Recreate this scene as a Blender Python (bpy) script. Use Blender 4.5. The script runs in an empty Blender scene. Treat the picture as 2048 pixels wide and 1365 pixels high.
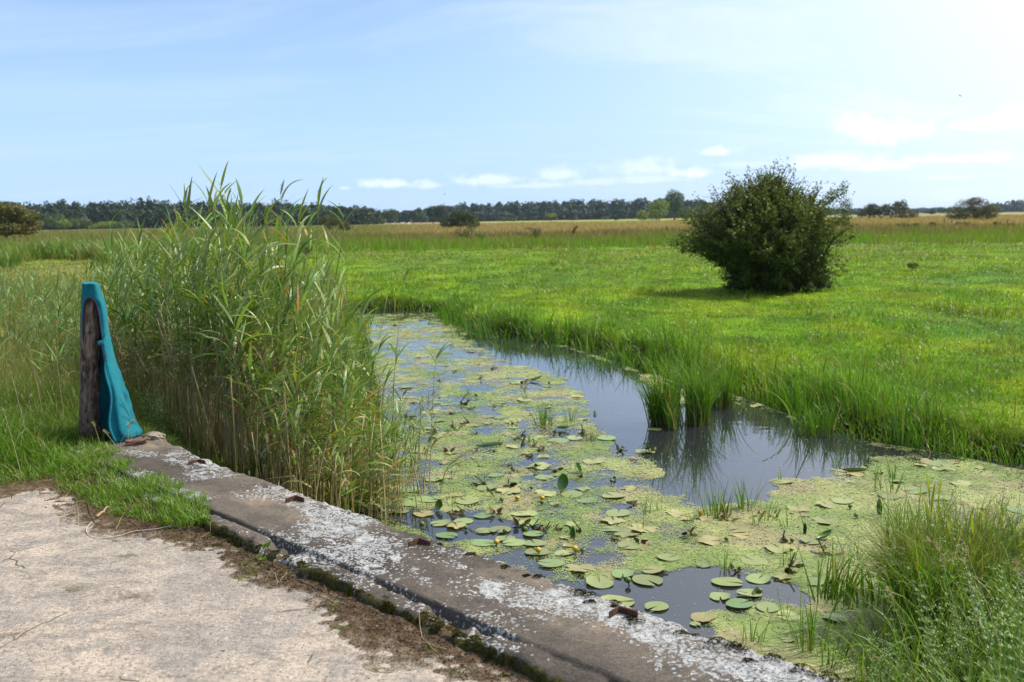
import bpy, bmesh, math, random
import numpy as np
from mathutils import Matrix, Vector
rng = np.random.default_rng(7)
random.seed(7)
scene = bpy.context.scene
COL = scene.collection
R = math.radians

# ---------------------------------------------------------------- camera
F_PX, CX, CY, HOR, ROLL, CAM_H = 1991.0, 1024.0, 682.5, 438.0, 0.95, 1.6
_p = math.atan((CY - HOR) / F_PX); _r = R(ROLL)
FW = np.array([0, math.cos(_p), -math.sin(_p)])
_rt = np.array([1.0, 0, 0]); _up = np.cross(_rt, FW)
RT = _rt * math.cos(_r) - _up * math.sin(_r)
UP = _rt * math.sin(_r) + _up * math.cos(_r)
EYE = np.array([0, 0, CAM_H])
cam = bpy.data.cameras.new('camera'); cam.lens = 35.0; cam.sensor_width = 36.0
cam.clip_start = 0.1; cam.clip_end = 30000
cam.dof.use_dof = True; cam.dof.focus_distance = 6.0; cam.dof.aperture_fstop = 3.6
camo = bpy.data.objects.new('camera', cam); COL.objects.link(camo)
M = Matrix.Identity(4)
for i in range(3):
    M[i][0] = RT[i]; M[i][1] = UP[i]; M[i][2] = -FW[i]; M[i][3] = EYE[i]
camo.matrix_world = M
scene.camera = camo

def at(x, y, z):
    """point of the photograph (2048 px wide) on the level plane z"""
    d = RT * (x - CX) / F_PX + UP * (CY - y) / F_PX + FW
    return EYE + d * ((z - EYE[2]) / d[2])
def at_plane(x, y, P, n):
    d = RT * (x - CX) / F_PX + UP * (CY - y) / F_PX + FW
    return EYE + d * (np.dot(np.asarray(P) - EYE, n) / np.dot(d, n))
def ray(x, y):
    d = RT * (x - CX) / F_PX + UP * (CY - y) / F_PX + FW
    return d / np.linalg.norm(d)
def bearing(x, D):
    """x, y of a point D metres away under photo column x, near the horizon"""
    d = RT * (x - CX) / F_PX + UP * (CY - HOR) / F_PX + FW
    d = d / d[1]
    return d[0] * D, D
def proj(P):
    v = np.atleast_2d(P) - EYE
    w = v @ FW
    return CX + F_PX * (v @ RT) / w, CY - F_PX * (v @ UP) / w

# ---------------------------------------------------------------- sun, sky, exposure
SUN_AZ, SUN_EL = R(68), R(50)          # azimuth from +Y towards +X
SUN_DIR = Vector((math.sin(SUN_AZ) * math.cos(SUN_EL), math.cos(SUN_AZ) * math.cos(SUN_EL), math.sin(SUN_EL)))
sun = bpy.data.lights.new('sun', 'SUN'); sun.energy = 5.0; sun.angle = R(1.2); sun.color = (1.0, 0.95, 0.86)
suno = bpy.data.objects.new('sun', sun); COL.objects.link(suno)
suno.rotation_euler = (-SUN_DIR).to_track_quat('-Z', 'Y').to_euler()
scene.view_settings.view_transform = 'Standard'; scene.view_settings.look = 'None'
scene.view_settings.gamma = 1.0; scene.view_settings.exposure = 0.17
scene.cycles.max_bounces = 8; scene.cycles.transparent_max_bounces = 8
scene.cycles.use_denoising = True

class NT:
    def __init__(self, tree): self.t = tree; self.n = tree.nodes; self.l = tree.links
    def new(self, typ, **kw):
        n = self.n.new(typ)
        for k, v in kw.items(): setattr(n, k, v)
        return n
    def put(self, sock, v):
        if hasattr(v, 'is_output'): self.l.new(v, sock)
        elif v is not None:
            if isinstance(v, tuple) and len(v) == 3 and sock.type == 'RGBA': v = (*v, 1)
            sock.default_value = v
    def math(self, op, a, b=None, c=None, clamp=False):
        n = self.new('ShaderNodeMath', operation=op, use_clamp=clamp)
        self.put(n.inputs[0], a)
        if b is not None: self.put(n.inputs[1], b)
        if c is not None: self.put(n.inputs[2], c)
        return n.outputs[0]
    def mix(self, fac, a, b, blend='MIX'):
        n = self.new('ShaderNodeMix', data_type='RGBA', blend_type=blend)
        self.put(n.inputs[0], fac); self.put(n.inputs[6], a); self.put(n.inputs[7], b)
        return n.outputs[2]
    def noise(self, vec, scale, detail=4.0, rough=0.55, dist=0.0):
        n = self.new('ShaderNodeTexNoise'); self.put(n.inputs['Vector'], vec)
        n.inputs['Scale'].default_value = scale; n.inputs['Detail'].default_value = detail
        n.inputs['Roughness'].default_value = rough; n.inputs['Distortion'].default_value = dist
        return n.outputs[0]
    def voro(self, vec, scale, feature='F1', out=0):
        n = self.new('ShaderNodeTexVoronoi', feature=feature); self.put(n.inputs['Vector'], vec)
        n.inputs['Scale'].default_value = scale
        return n.outputs[out]
    def step(self, v, lo, hi, a=0.0, b=1.0):
        n = self.new('ShaderNodeMapRange', interpolation_type='SMOOTHSTEP')
        self.put(n.inputs[0], v); self.put(n.inputs[1], lo); self.put(n.inputs[2], hi)
        n.inputs[3].default_value = a; n.inputs[4].default_value = b
        return n.outputs[0]
    def ramp(self, v, stops):
        n = self.new('ShaderNodeValToRGB'); self.put(n.inputs[0], v)
        e = n.color_ramp.elements
        while len(e) < len(stops): e.new(0.5)
        for k, (p, c) in enumerate(stops): e[k].position = p; e[k].color = (*c, 1)
        return n.outputs[0]
    def scale(self, vec, s):
        n = self.new('ShaderNodeMapping'); self.put(n.inputs[0], vec); n.inputs['Scale'].default_value = s
        return n.outputs[0]
    def bump(self, h, strength, dist):
        n = self.new('ShaderNodeBump'); self.put(n.inputs['Height'], h)
        n.inputs['Strength'].default_value = strength; n.inputs['Distance'].default_value = dist
        return n.outputs[0]

world = bpy.data.worlds.new('World'); scene.world = world; world.use_nodes = True
def build_sky():
    w = NT(world.node_tree); w.n.clear()
    out = w.new('ShaderNodeOutputWorld'); bg = w.new('ShaderNodeBackground'); w.l.new(bg.outputs[0], out.inputs[0])
    sky = w.new('ShaderNodeTexSky', sky_type='NISHITA', sun_disc=False, sun_elevation=SUN_EL, sun_rotation=SUN_AZ)
    sky.altitude = 0; sky.air_density = 1.0; sky.dust_density = 0.15; sky.ozone_density = 3.0
    bg.inputs['Strength'].default_value = 0.138
    tc = w.new('ShaderNodeTexCoord'); D = tc.outputs['Generated']
    sp = w.new('ShaderNodeSeparateXYZ'); w.l.new(D, sp.inputs[0])
    dot = w.new('ShaderNodeVectorMath', operation='DOT_PRODUCT'); w.l.new(D, dot.inputs[0]); dot.inputs[1].default_value = SUN_DIR
    # thin high veil, seen brighter the closer it lies to the sun
    el = w.math('ARCSINE', sp.outputs[2]); az = w.math('ARCTAN2', sp.outputs[0], sp.outputs[1])
    zc = w.math('ADD', w.math('MAXIMUM', sp.outputs[2], 0.0), 0.16)
    px_ = w.math('DIVIDE', sp.outputs[0], zc); py_ = w.math('DIVIDE', sp.outputs[1], zc)
    cv = w.new('ShaderNodeCombineXYZ'); w.l.new(px_, cv.inputs[0]); w.l.new(py_, cv.inputs[1])
    n1 = w.noise(w.scale(cv.outputs[0], (0.42, 1.25, 1)), 1.25, 8, 0.62, 0.9)
    n2 = w.noise(cv.outputs[0], 0.45, 3, 0.5)
    glow = w.step(dot.outputs['Value'], 0.22, 0.84)
    veil = w.math('MULTIPLY', w.step(w.math('ADD', w.math('ADD', w.math('MULTIPLY', n1, 0.75), w.math('MULTIPLY', n2, 0.25)), w.math('MULTIPLY', glow, 0.25)), 0.42, 0.78), 0.72)
    veil = w.math('MAXIMUM', veil, w.math('MULTIPLY', glow, 0.95))
    vcol = w.mix(glow, (4.5, 5.6, 8.0), (9.8, 9.8, 9.7))
    low = w.step(sp.outputs[2], 0.30, 0.0)
    base = w.mix(w.math('MULTIPLY', low, 0.78), sky.outputs[0], w.mix(glow, (3.0, 4.75, 7.9), (5.5, 7.0, 8.0)))
    col = w.mix(veil, base, vcol)
    # small fair-weather cumulus low over the horizon, each with its own bearing and elevation
    clouds = [(1722, 255, 52, 38, 1), (1795, 268, 84, 30, 1), (1965, 250, 76, 17, .75), (2040, 232, 44, 24, .85), (1930, 318, 112, 15, .9),
              (1668, 325, 95, 21, .75), (1760, 334, 80, 14, .7), (1440, 304, 56, 14, .75), (1385, 346, 56, 16, .8), (1290, 336, 90, 24, .5), (1300, 360, 90, 12, .4),
              (795, 369, 74, 15, .95), (860, 372, 40, 9, .6), (985, 362, 95, 16, .7), (1115, 350, 50, 18, .6), (1060, 372, 120, 9, .4), (1180, 366, 60, 10, .4), (690, 377, 12, 5, .5), (1890, 356, 60, 8, .5), (1500, 330, 130, 9, .3)]
    nz = w.noise(w.scale(D, (1, 1, 1.6)), 26, 5, 0.6)
    nzb = w.noise(D, 90, 4, 0.6)
    m = None
    for x, y, a, b, op in clouds:
        d = ray(x, y); a0 = math.atan2(d[0], d[1]); e0 = math.asin(d[2]); wa = a / F_PX; we = b / F_PX
        u = w.math('DIVIDE', w.math('SUBTRACT', az, a0), wa)
        v = w.math('DIVIDE', w.math('SUBTRACT', el, e0), we)
        vlow = w.math('MULTIPLY', w.math('MINIMUM', v, 0.0), 1.5)     # flat foot
        v2 = w.math('ADD', w.math('MAXIMUM', v, 0.0), vlow)
        e = w.math('SQRT', w.math('ADD', w.math('MULTIPLY', u, u), w.math('MULTIPLY', v2, v2)))
        e = w.math('ADD', e, w.math('ADD', w.math('MULTIPLY', w.math('SUBTRACT', nz, 0.5), 1.9), w.math('MULTIPLY', w.math('SUBTRACT', nzb, 0.5), 1.2)))
        k = w.step(e, 1.15, 0.25, 0.0, op * 0.85)
        m = k if m is None else w.math('MAXIMUM', m, k)
    col = w.mix(m, col, w.mix(glow, (6.9, 7.5, 8.6), (8.4, 8.5, 8.6)))
    w.l.new(col, bg.inputs['Color'])
build_sky()

# ---------------------------------------------------------------- helpers
def _h(ix, iy, seed):
    h = (ix.astype(np.int64) * 374761393 + iy.astype(np.int64) * 668265263 + seed * 1442695041) & 0xffffffff
    h = ((h ^ (h >> 13)) * 1274126177) & 0xffffffff
    return ((h ^ (h >> 16)) & 0xffff) / 65535.0
def vnoise(x, y, seed=0):
    x = np.asarray(x, float); y = np.asarray(y, float)
    ix = np.floor(x); iy = np.floor(y); fx = x - ix; fy = y - iy
    fx = fx * fx * (3 - 2 * fx); fy = fy * fy * (3 - 2 * fy)
    a = _h(ix, iy, seed); b = _h(ix + 1, iy, seed); c = _h(ix, iy + 1, seed); d = _h(ix + 1, iy + 1, seed)
    return (a * (1 - fx) + b * fx) * (1 - fy) + (c * (1 - fx) + d * fx) * fy
def fbm(x, y, seed=0, oct=4, gain=0.5):
    s = 0; a = 1; t = 0
    for o in range(oct):
        s = s + a * vnoise(np.asarray(x) * 2 ** o, np.asarray(y) * 2 ** o, seed + o * 17); t += a; a *= gain
    return s / t
def sstep(x, a, b):
    t = np.clip((np.asarray(x, float) - a) / (b - a), 0, 1); return t * t * (3 - 2 * t)
def inside(P, poly):
    x, y = P[:, 0], P[:, 1]; r = np.zeros(len(P), bool); n = len(poly)
    for i in range(n):
        x1, y1 = poly[i][:2]; x2, y2 = poly[(i + 1) % n][:2]
        c = ((y1 > y) != (y2 > y)) & (x < (x2 - x1) * (y - y1) / ((y2 - y1) if y2 != y1 else 1e-9) + x1)
        r ^= c
    return r
def polydist(P, poly):
    """signed distance to a polygon, positive outside"""
    d = np.full(len(P), 1e9); n = len(poly)
    for i in range(n):
        a = np.array(poly[i][:2]); b = np.array(poly[(i + 1) % n][:2]); ab = b - a
        t = np.clip(((P - a) @ ab) / (ab @ ab), 0, 1)
        d = np.minimum(d, np.hypot(*(P - a - t[:, None] * ab).T))
    return np.where(inside(P, poly), -d, d)

class MB:
    """gathers vertices, faces and vertex colours, then links them as ONE mesh object"""
    def __init__(self): self.v = []; self.f = []; self.c = []; self.n = 0
    def add(self, v, faces, col=(0.5, 0.5, 0.5)):
        v = np.asarray(v, float).reshape(-1, 3)
        for fa in (faces if isinstance(faces, list) else [faces]):
            fa = np.asarray(fa, np.int64)
            if fa.size: self.f.append(fa + self.n)
        c = np.asarray(col, float)
        self.c.append(np.broadcast_to(c, (len(v), 3)) if c.ndim == 1 else c.reshape(-1, 3))
        self.v.append(v); self.n += len(v)
    def mesh(self, name):
        me = bpy.data.meshes.new(name)
        v = np.concatenate(self.v); c = np.concatenate(self.c)
        me.vertices.add(len(v)); me.vertices.foreach_set('co', v.astype(np.float32).ravel())
        sizes = np.concatenate([np.full(len(f), f.shape[1], np.int64) for f in self.f])
        loops = np.concatenate([f.ravel() for f in self.f])
        me.loops.add(len(loops)); me.loops.foreach_set('vertex_index', loops.astype(np.int32))
        starts = np.concatenate([[0], np.cumsum(sizes)[:-1]])
        me.polygons.add(len(sizes)); me.polygons.foreach_set('loop_start', starts.astype(np.int32))
        me.update(calc_edges=True)
        at_ = me.color_attributes.new('col', 'FLOAT_COLOR', 'POINT')
        at_.data.foreach_set('color', np.concatenate([c, np.ones((len(c), 1))], 1).astype(np.float32).ravel())
        return me
    def build(self, name, mat, parent=None):
        me = self.mesh(name); me.materials.append(mat)
        o = bpy.data.objects.new(name, me); COL.objects.link(o)
        if parent is not None: o.parent = parent
        return o

def tag(o, label=None, cat=None, group=None, kind=None):
    if label: o['label'] = label
    if cat: o['category'] = cat
    if group: o['group'] = group
    if kind: o['kind'] = kind
    return o
def empty(name, loc, label, cat, group=None, rz=0.0):
    o = bpy.data.objects.new(name, None); COL.objects.link(o); o.location = [float(q) for q in loc]; o.rotation_euler = (0, 0, rz)
    o.empty_display_size = 0.1
    return tag(o, label, cat, group)
def dup(root, loc=None, rot=None, scale=None, label=None, group=None, kids=None):
    r = root.copy(); COL.objects.link(r)
    if loc is not None: r.location = [float(q) for q in loc]
    if rot is not None: r.rotation_euler = rot
    if scale is not None: r.scale = scale
    if label: r['label'] = label
    if group: r['group'] = group
    for ch in (kids if kids is not None else list(root.children)):
        c = ch.copy(); COL.objects.link(c); c.parent = r
    return r

def lerp(a, b, t): return np.asarray(a) + (np.asarray(b) - np.asarray(a)) * t
def blades(mb, P, H, W, yaw, lean, curve, k, col, tip=None, twist=None, prof='grass', base=None):
    """ribbons growing from points P: height along the ribbon H, width W, leaning towards yaw"""
    P = np.asarray(P, float).reshape(-1, 3); N = len(P)
    if N == 0: return
    A = lambda q: np.broadcast_to(np.asarray(q, float), (N,))
    H, W, yaw, lean, curve = A(H), A(W), A(yaw), A(lean), A(curve)
    tw = A(0.0 if twist is None else twist)
    t = np.linspace(0, 1, k + 1)
    if prof == 'grass': wp = np.clip((1 - t) ** 0.75, 0.03, 1) * (0.75 + 0.25 * np.minimum(t * 4, 1))
    elif prof == 'leaf': wp = np.clip(np.sin(np.pi * np.clip(t, 0, 1) ** 0.62) ** 0.8, 0.04, 1); wp[0] = 0.30
    else: wp = np.clip(1 - t * 0.6, 0.1, 1)
    th = lean[:, None] + curve[:, None] * t[None, :] ** 1.3
    st = (H / k)[:, None]
    dx = np.sin(th[:, :-1]) * st; dz = np.cos(th[:, :-1]) * st
    r = np.concatenate([np.zeros((N, 1)), np.cumsum(dx, 1)], 1); z = np.concatenate([np.zeros((N, 1)), np.cumsum(dz, 1)], 1)
    cd = np.stack([np.cos(yaw), np.sin(yaw)], 1)
    C = np.empty((N, k + 1, 3)); C[:, :, :2] = P[:, None, :2] + r[:, :, None] * cd[:, None, :]; C[:, :, 2] = P[:, None, 2] + z
    # side vector: across the ribbon, twisted about its own axis
    sx = np.stack([-np.sin(yaw), np.cos(yaw), np.zeros(N)], 1)[:, None, :]
    nrm = np.stack([-np.cos(th) * cd[:, 0:1], -np.cos(th) * cd[:, 1:2], np.sin(th)], 2)
    S = sx * np.cos(tw)[:, None, None] + nrm * np.sin(tw)[:, None, None]
    w = (W[:, None] * wp[None, :] * 0.5)[:, :, None]
    V = np.stack([C - S * w, C + S * w], 2).reshape(-1, 3)
    i0 = (np.arange(N) * (k + 1) * 2)[:, None] + (np.arange(k) * 2)[None, :]
    F = np.stack([i0, i0 + 1, i0 + 3, i0 + 2], 2).reshape(-1, 4)
    col = np.broadcast_to(np.asarray(col, float), (N, 3)); tip = col if tip is None else np.broadcast_to(np.asarray(tip, float), (N, 3))
    tt = (t ** 1.5)[None, :, None]
    Cc = col[:, None, :] * (1 - tt) + tip[:, None, :] * tt
    if base is not None:
        b = np.clip(1 - t * 3.2, 0, 1)[None, :, None]
        Cc = Cc * (1 - b) + np.broadcast_to(np.asarray(base, float), (N, 3))[:, None, :] * b
    Cc = np.repeat(Cc[:, :, None, :], 2, 2).reshape(-1, 3)
    mb.add(V, F, Cc)
def tube(mb, pts, rad, sides=6, col=(0.5, 0.5, 0.5), cap=True):
    pts = np.asarray(pts, float); n = len(pts); rad = np.broadcast_to(np.asarray(rad, float), (n,))
    tan = np.gradient(pts, axis=0); tan /= np.linalg.norm(tan, axis=1)[:, None] + 1e-9
    ref = np.array([0, 0, 1.0]) if abs(tan[0][2]) < 0.9 else np.array([1.0, 0, 0])
    a = np.cross(tan, ref); a /= np.linalg.norm(a, axis=1)[:, None] + 1e-9; b = np.cross(tan, a)
    ph = np.linspace(0, 2 * np.pi, sides, endpoint=False)
    V = pts[:, None, :] + rad[:, None, None] * (a[:, None, :] * np.cos(ph)[None, :, None] + b[:, None, :] * np.sin(ph)[None, :, None])
    i = np.arange(n - 1)[:, None] * sides; j = np.arange(sides)[None, :]; j2 = (j + 1) % sides
    F = np.stack([i + j, i + j2, i + sides + j2, i + sides + j], 2).reshape(-1, 4)
    c = np.asarray(col, float)
    if c.ndim == 2: c = np.repeat(c, sides, 0)
    fs = [F]
    if cap: fs += [np.arange(sides)[None, ::-1], (np.arange(sides) + (n - 1) * sides)[None, :]]
    mb.add(V.reshape(-1, 3), fs, c)
def rand_dirs(n, r=rng):
    v = r.normal(size=(n, 3)); return v / np.linalg.norm(v, axis=1)[:, None]
def leaf_quads(mb, P, nrm, size, col, r=rng, aspect=0.6):
    """one small pointed leaf (kite) at every point"""
    P = np.asarray(P, float); N = len(P)
    if N == 0: return
    nrm = nrm / (np.linalg.norm(nrm, axis=1)[:, None] + 1e-9)
    q = rand_dirs(N, r); a = np.cross(nrm, q); a /= np.linalg.norm(a, axis=1)[:, None] + 1e-9; b = np.cross(nrm, a)
    s = np.broadcast_to(np.asarray(size, float), (N,))[:, None] * 0.5
    V = np.stack([P - a * s, P + b * s * aspect, P + a * s, P - b * s * aspect], 1).reshape(-1, 3)
    F = np.arange(N * 4).reshape(N, 4)
    c = np.broadcast_to(np.asarray(col, float), (N, 3))
    mb.add(V, F, np.repeat(c, 4, 0))
def spline(pts, n):
    pts = np.asarray(pts, float); m = len(pts)
    P = np.vstack([2 * pts[0] - pts[1], pts, 2 * pts[-1] - pts[-2]])
    u = np.linspace(0, m - 1 - 1e-6, n); i = u.astype(int); t = (u - i)[:, None]
    p0, p1, p2, p3 = P[i], P[i + 1], P[i + 2], P[i + 3]
    return 0.5 * (2 * p1 + (p2 - p0) * t + (2 * p0 - 5 * p1 + 4 * p2 - p3) * t ** 2 + (3 * p1 - p0 - 3 * p2 + p3) * t ** 3)

# ---------------------------------------------------------------- materials
def new_mat(name):
    m = bpy.data.materials.new(name); m.use_nodes = True; t = NT(m.node_tree); t.n.clear()
    out = t.new('ShaderNodeOutputMaterial'); return m, t, out
def principled(t, out, col, rough, spec=0.5, normal=None):
    p = t.new('ShaderNodeBsdfPrincipled'); t.put(p.inputs['Base Color'], col); t.put(p.inputs['Roughness'], rough)
    p.inputs['Specular IOR Level'].default_value = spec
    if normal is not None: t.l.new(normal, p.inputs['Normal'])
    if out is not None: t.l.new(p.outputs[0], out.inputs[0])
    return p
def mat_foliage(name, trans=0.35, rough=0.45, spec=0.35, tint=(1.15, 1.25, 0.5), vary=0.0):
    m, t, out = new_mat(name)
    a = t.new('ShaderNodeAttribute', attribute_name='col'); c = a.outputs['Color']
    if vary:
        oi = t.new('ShaderNodeObjectInfo'); hs = t.new('ShaderNodeHueSaturation')
        t.put(hs.inputs['Hue'], t.math('ADD', 0.5 - vary * 0.06, t.math('MULTIPLY', oi.outputs['Random'], vary * 0.1)))
        r2 = t.math('FRACT', t.math('MULTIPLY', oi.outputs['Random'], 7.31))
        t.put(hs.inputs['Value'], t.math('ADD', 1 - vary * 0.35, t.math('MULTIPLY', r2, vary * 0.7)))
        t.l.new(c, hs.inputs['Color']); c = hs.outputs[0]
    p = principled(t, None, c, rough, spec)
    tr = t.new('ShaderNodeBsdfTranslucent'); t.l.new(t.mix(1.0, c, (*tint, 1), 'MULTIPLY'), tr.inputs['Color'])
    mx = t.new('ShaderNodeMixShader'); mx.inputs[0].default_value = trans
    t.l.new(p.outputs[0], mx.inputs[1]); t.l.new(tr.outputs[0], mx.inputs[2]); t.l.new(mx.outputs[0], out.inputs[0])
    return m
def mat_attr(name, rough=0.8, spec=0.2, bump=None):
    m, t, out = new_mat(name)
    a = t.new('ShaderNodeAttribute', attribute_name='col'); g = t.new('ShaderNodeNewGeometry')
    nm = None
    if bump: nm = t.bump(t.noise(g.outputs['Position'], bump[0], 4, 0.6), bump[1], bump[2])
    principled(t, out, a.outputs['Color'], rough, spec, nm); return m
M_GRASS = mat_foliage('grass_blades', 0.38)
M_REED = mat_foliage('reed_leaves', 0.30, 0.42, 0.4, (1.1, 1.2, 0.5), vary=0.5)
M_STEM = mat_attr('stems', 0.6, 0.3)
M_TREE = mat_foliage('tree_leaves', 0.22, 0.55, 0.25)
M_BARK = mat_attr('bark', 0.9, 0.1, (30, 0.6, 0.02))

# ---------------------------------------------------------------- the lie of the land
Z_W, Z_M = -0.9, -0.55                       # water level, meadow level (the concrete road is z = 0)
K0 = at(395, 925, 0.07); _k1 = at(1243, 1225, 0.07)
KD = (_k1 - K0) / np.linalg.norm(_k1 - K0); KN = np.array([-KD[1], KD[0], 0])   # along the kerb, across it towards the water
def W(s, n, z=0.0): return K0 * [1, 1, 0] + KD * s + KN * n + [0, 0, z]
def SN(P):
    P = np.asarray(P, float); q = P[:, :2] - K0[:2]; return q @ KD[:2], q @ KN[:2]
def wp(x, y): return at(x, y, Z_W)[:2]
WATER = [wp(730, 1010), wp(775, 930), wp(785, 800), wp(765, 700), wp(728, 648), wp(600, 646), wp(250, 662), wp(250, 640), wp(600, 628),
         wp(790, 621), wp(866, 625), wp(890, 652), wp(950, 668), wp(1050, 686), wp(1130, 692), wp(1210, 718), wp(1290, 746), wp(1380, 768),
         wp(1450, 785), wp(1520, 808), wp(1600, 840), wp(1690, 878), wp(1800, 893), wp(1900, 910), wp(2048, 942), wp(2350, 985),
         wp(2350, 1215), wp(2048, 1135), wp(1930, 1115), wp(1835, 1120), wp(1795, 1170), wp(1765, 1225), wp(1725, 1325), W(4.2, 1.0)[:2], W(4.3, 0.2)[:2], W(-0.5, 0.2)[:2], W(-0.9, 1.0)[:2]]
WATER = [tuple(q) for q in WATER]

def ground_z(P):
    P = np.asarray(P, float); x, y = P[:, 0], P[:, 1]; s, n = SN(P)
    sd = polydist(P[:, :2], WATER) + (fbm(x * 1.7, y * 1.7, 3, 3) - 0.5) * 0.35
    land = Z_M + (fbm(x * 0.55, y * 0.55, 5, 4) - 0.5) * 0.34 + (fbm(x * 0.03, y * 0.03, 9, 2) - 0.5) * 0.5 * sstep(y, 40, 160)
    near_left = sstep(s, -5.0, -2.6) * (1 - sstep(n, 0.05, 1.2))           # shoulder of the road beyond the kerb's end
    land = land + (0.0 - land) * near_left
    near_right = sstep(s, 4.0, 5.4) * (1 - sstep(n, 0.0, 2.4))             # grassy bank beside the kerb's near end
    land = land + (-0.12 - land) * near_right
    road = (n < -0.42)
    land = np.where(road & (s > -2.6), -0.06, land)
    z = np.where(sd > 0, -0.97 + (land + 0.97) * sstep(sd, 0.0, 0.75), -0.97 - 0.7 * sstep(-sd, 0, 1.2))
    return np.where(road & (s > -2.6), -0.06, z), sd

LUSH = np.array([0.115, 0.225, 0.008]); LUSH2 = np.array([0.20, 0.285, 0.010]); BLUEG = np.array([0.065, 0.16, 0.035])
OLIVE = np.array([0.17, 0.20, 0.03]); RUST = np.array([0.175, 0.125, 0.055]); TAN = np.array([0.27, 0.195, 0.085]); STRAW = np.array([0.32, 0.25, 0.12])
def field_color(x, y):
    """colour of the sward at a place: lush near the stream, olive, a rusty band, then ripe tan grass"""
    d = y + (fbm(x * 0.035, y * 0.02, 21, 4) - 0.5) * 46 + (fbm(x * 0.3, y * 0.12, 22, 3) - 0.5) * 14
    d = d + np.where(x < 0, -14 * sstep(-x, 5, 30), 0)
    a = sstep(d, 40, 74)[:, None]; b = sstep(d, 74, 100)[:, None]; c = sstep(d, 118, 165)[:, None]
    n = fbm(x * 0.8, y * 0.5, 23, 4)[:, None]; m = fbm(x * 0.22, y * 0.16, 24, 3)[:, None]
    lush = lerp(LUSH, LUSH2, sstep(n, 0.35, 0.7)); lush = lerp(lush, BLUEG, sstep(m, 0.52, 0.70) * 0.5); k_ = fbm(x * 1.5, y * .9, 25, 3)[:, None]; lush = lush * (.50 + .95 * k_)
    lf = (sstep(-x / np.maximum(y, 1), .20, .30) * sstep(y, 14, 24))[:, None]; lush = lerp(lush, lerp(OLIVE, [.25, .22, .075], sstep(n, .4, .65)), lf * .85)
    mid = lerp(OLIVE, LUSH, sstep(n, 0.35, 0.65))
    col = lerp(lush, mid, a); col = lerp(col, lerp(RUST, OLIVE, sstep(m, 0.45, 0.8)), b); col = lerp(col, lerp(TAN, STRAW, n), c); col = lerp(col, [.15, .16, .04], .8 * sstep(-x / np.maximum(y, 1), .05, .18)[:, None] * np.clip(b, 0, 1))
    return col

def build_terrain():
    gx = np.concatenate([-9 - np.geomspace(0.15, 3600, 85)[::-1], np.arange(-9, 11, 0.13), 11 + np.geomspace(0.15, 3600, 85)])
    gy = np.concatenate([-3 - np.geomspace(0.3, 600, 18)[::-1], np.arange(-3, 32, 0.15), 32 + np.geomspace(0.17, 3900, 130)])
    X, Y = np.meshgrid(gx, gy); P = np.stack([X.ravel(), Y.ravel()], 1)
    z, sd = ground_z(P)
    col = field_color(P[:, 0], P[:, 1])
    x, y = P[:, 0], P[:, 1]
    strip = sstep(y, 420, 470) * (1 - sstep(y, 700, 760)) * sstep(x, -40, 10) * (1 - sstep(x, 120, 170))    # a far hay field, bright green
    col = lerp(col, np.array([0.17, 0.26, 0.03]), strip[:, None])
    col = lerp(col, np.array([0.10, 0.14, 0.05]), sstep(y, 900, 1200)[:, None])
    pale = np.exp(-((y - 66 - x * 0.06) / 3.0) ** 2) * sstep(x, 16, 24)                                      # pale trodden line across the meadow
    col = lerp(col, np.array([0.27, 0.33, 0.14]), 0.8 * pale[:, None])
    mud = np.array([0.018, 0.014, 0.009])
    col = lerp(mud, col, sstep(sd, 0.25, 0.8)[:, None])
    s, n = SN(P); dark_ground = (sstep(s, -5, -3) * (1 - sstep(n, 0.3, 1.4)) * (y < 14))[:, None]
    col = lerp(col, np.array([0.05, 0.05, 0.022]), dark_ground)  # darker olive brown ground beside the road and kerb
    nx, ny = len(gx), len(gy)
    i = (np.arange(ny - 1)[:, None] * nx + np.arange(nx - 1)[None, :]).ravel()
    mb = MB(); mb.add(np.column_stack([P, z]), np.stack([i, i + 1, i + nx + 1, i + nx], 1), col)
    m, t, out = new_mat('meadow_soil')
    a = t.new('ShaderNodeAttribute', attribute_name='col'); g = t.new('ShaderNodeNewGeometry'); pos = g.outputs['Position']
    nz = t.noise(t.scale(pos, (1, 0.45, 1)), 0.9, 8, 0.68)
    c = t.mix(1.0, a.outputs['Color'], t.ramp(nz, [(0.25, (0.55, 0.6, 0.5)), (0.5, (0.95, 1, 0.9)), (0.75, (1.35, 1.25, 1.2))]), 'MULTIPLY')
    principled(t, out, c, 0.9, 0.1, t.bump(t.noise(pos, 5, 8, 0.7), 0.8, 0.25))
    o = mb.build('meadow', m); tag(o, kind='structure')
    return o
build_terrain()

def build_water():
    m, t, out = new_mat('pond_water')
    g = t.new('ShaderNodeNewGeometry'); pos = g.outputs['Position']
    h = t.noise(t.scale(pos, (1, 1.6, 1)), 3.0, 3, 0.5)
    p = principled(t, out, (0.020, 0.022, 0.024), 0.012, 1.0, t.bump(h, 0.05, 0.02)); p.inputs['IOR'].default_value = 1.45
    mb = MB(); mb.add([(-40, -2, Z_W), (40, -2, Z_W), (40, 60, Z_W), (-40, 60, Z_W)], np.array([[0, 1, 2, 3]]))
    tag(mb.build('water', m), kind='structure')
build_water()

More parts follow.
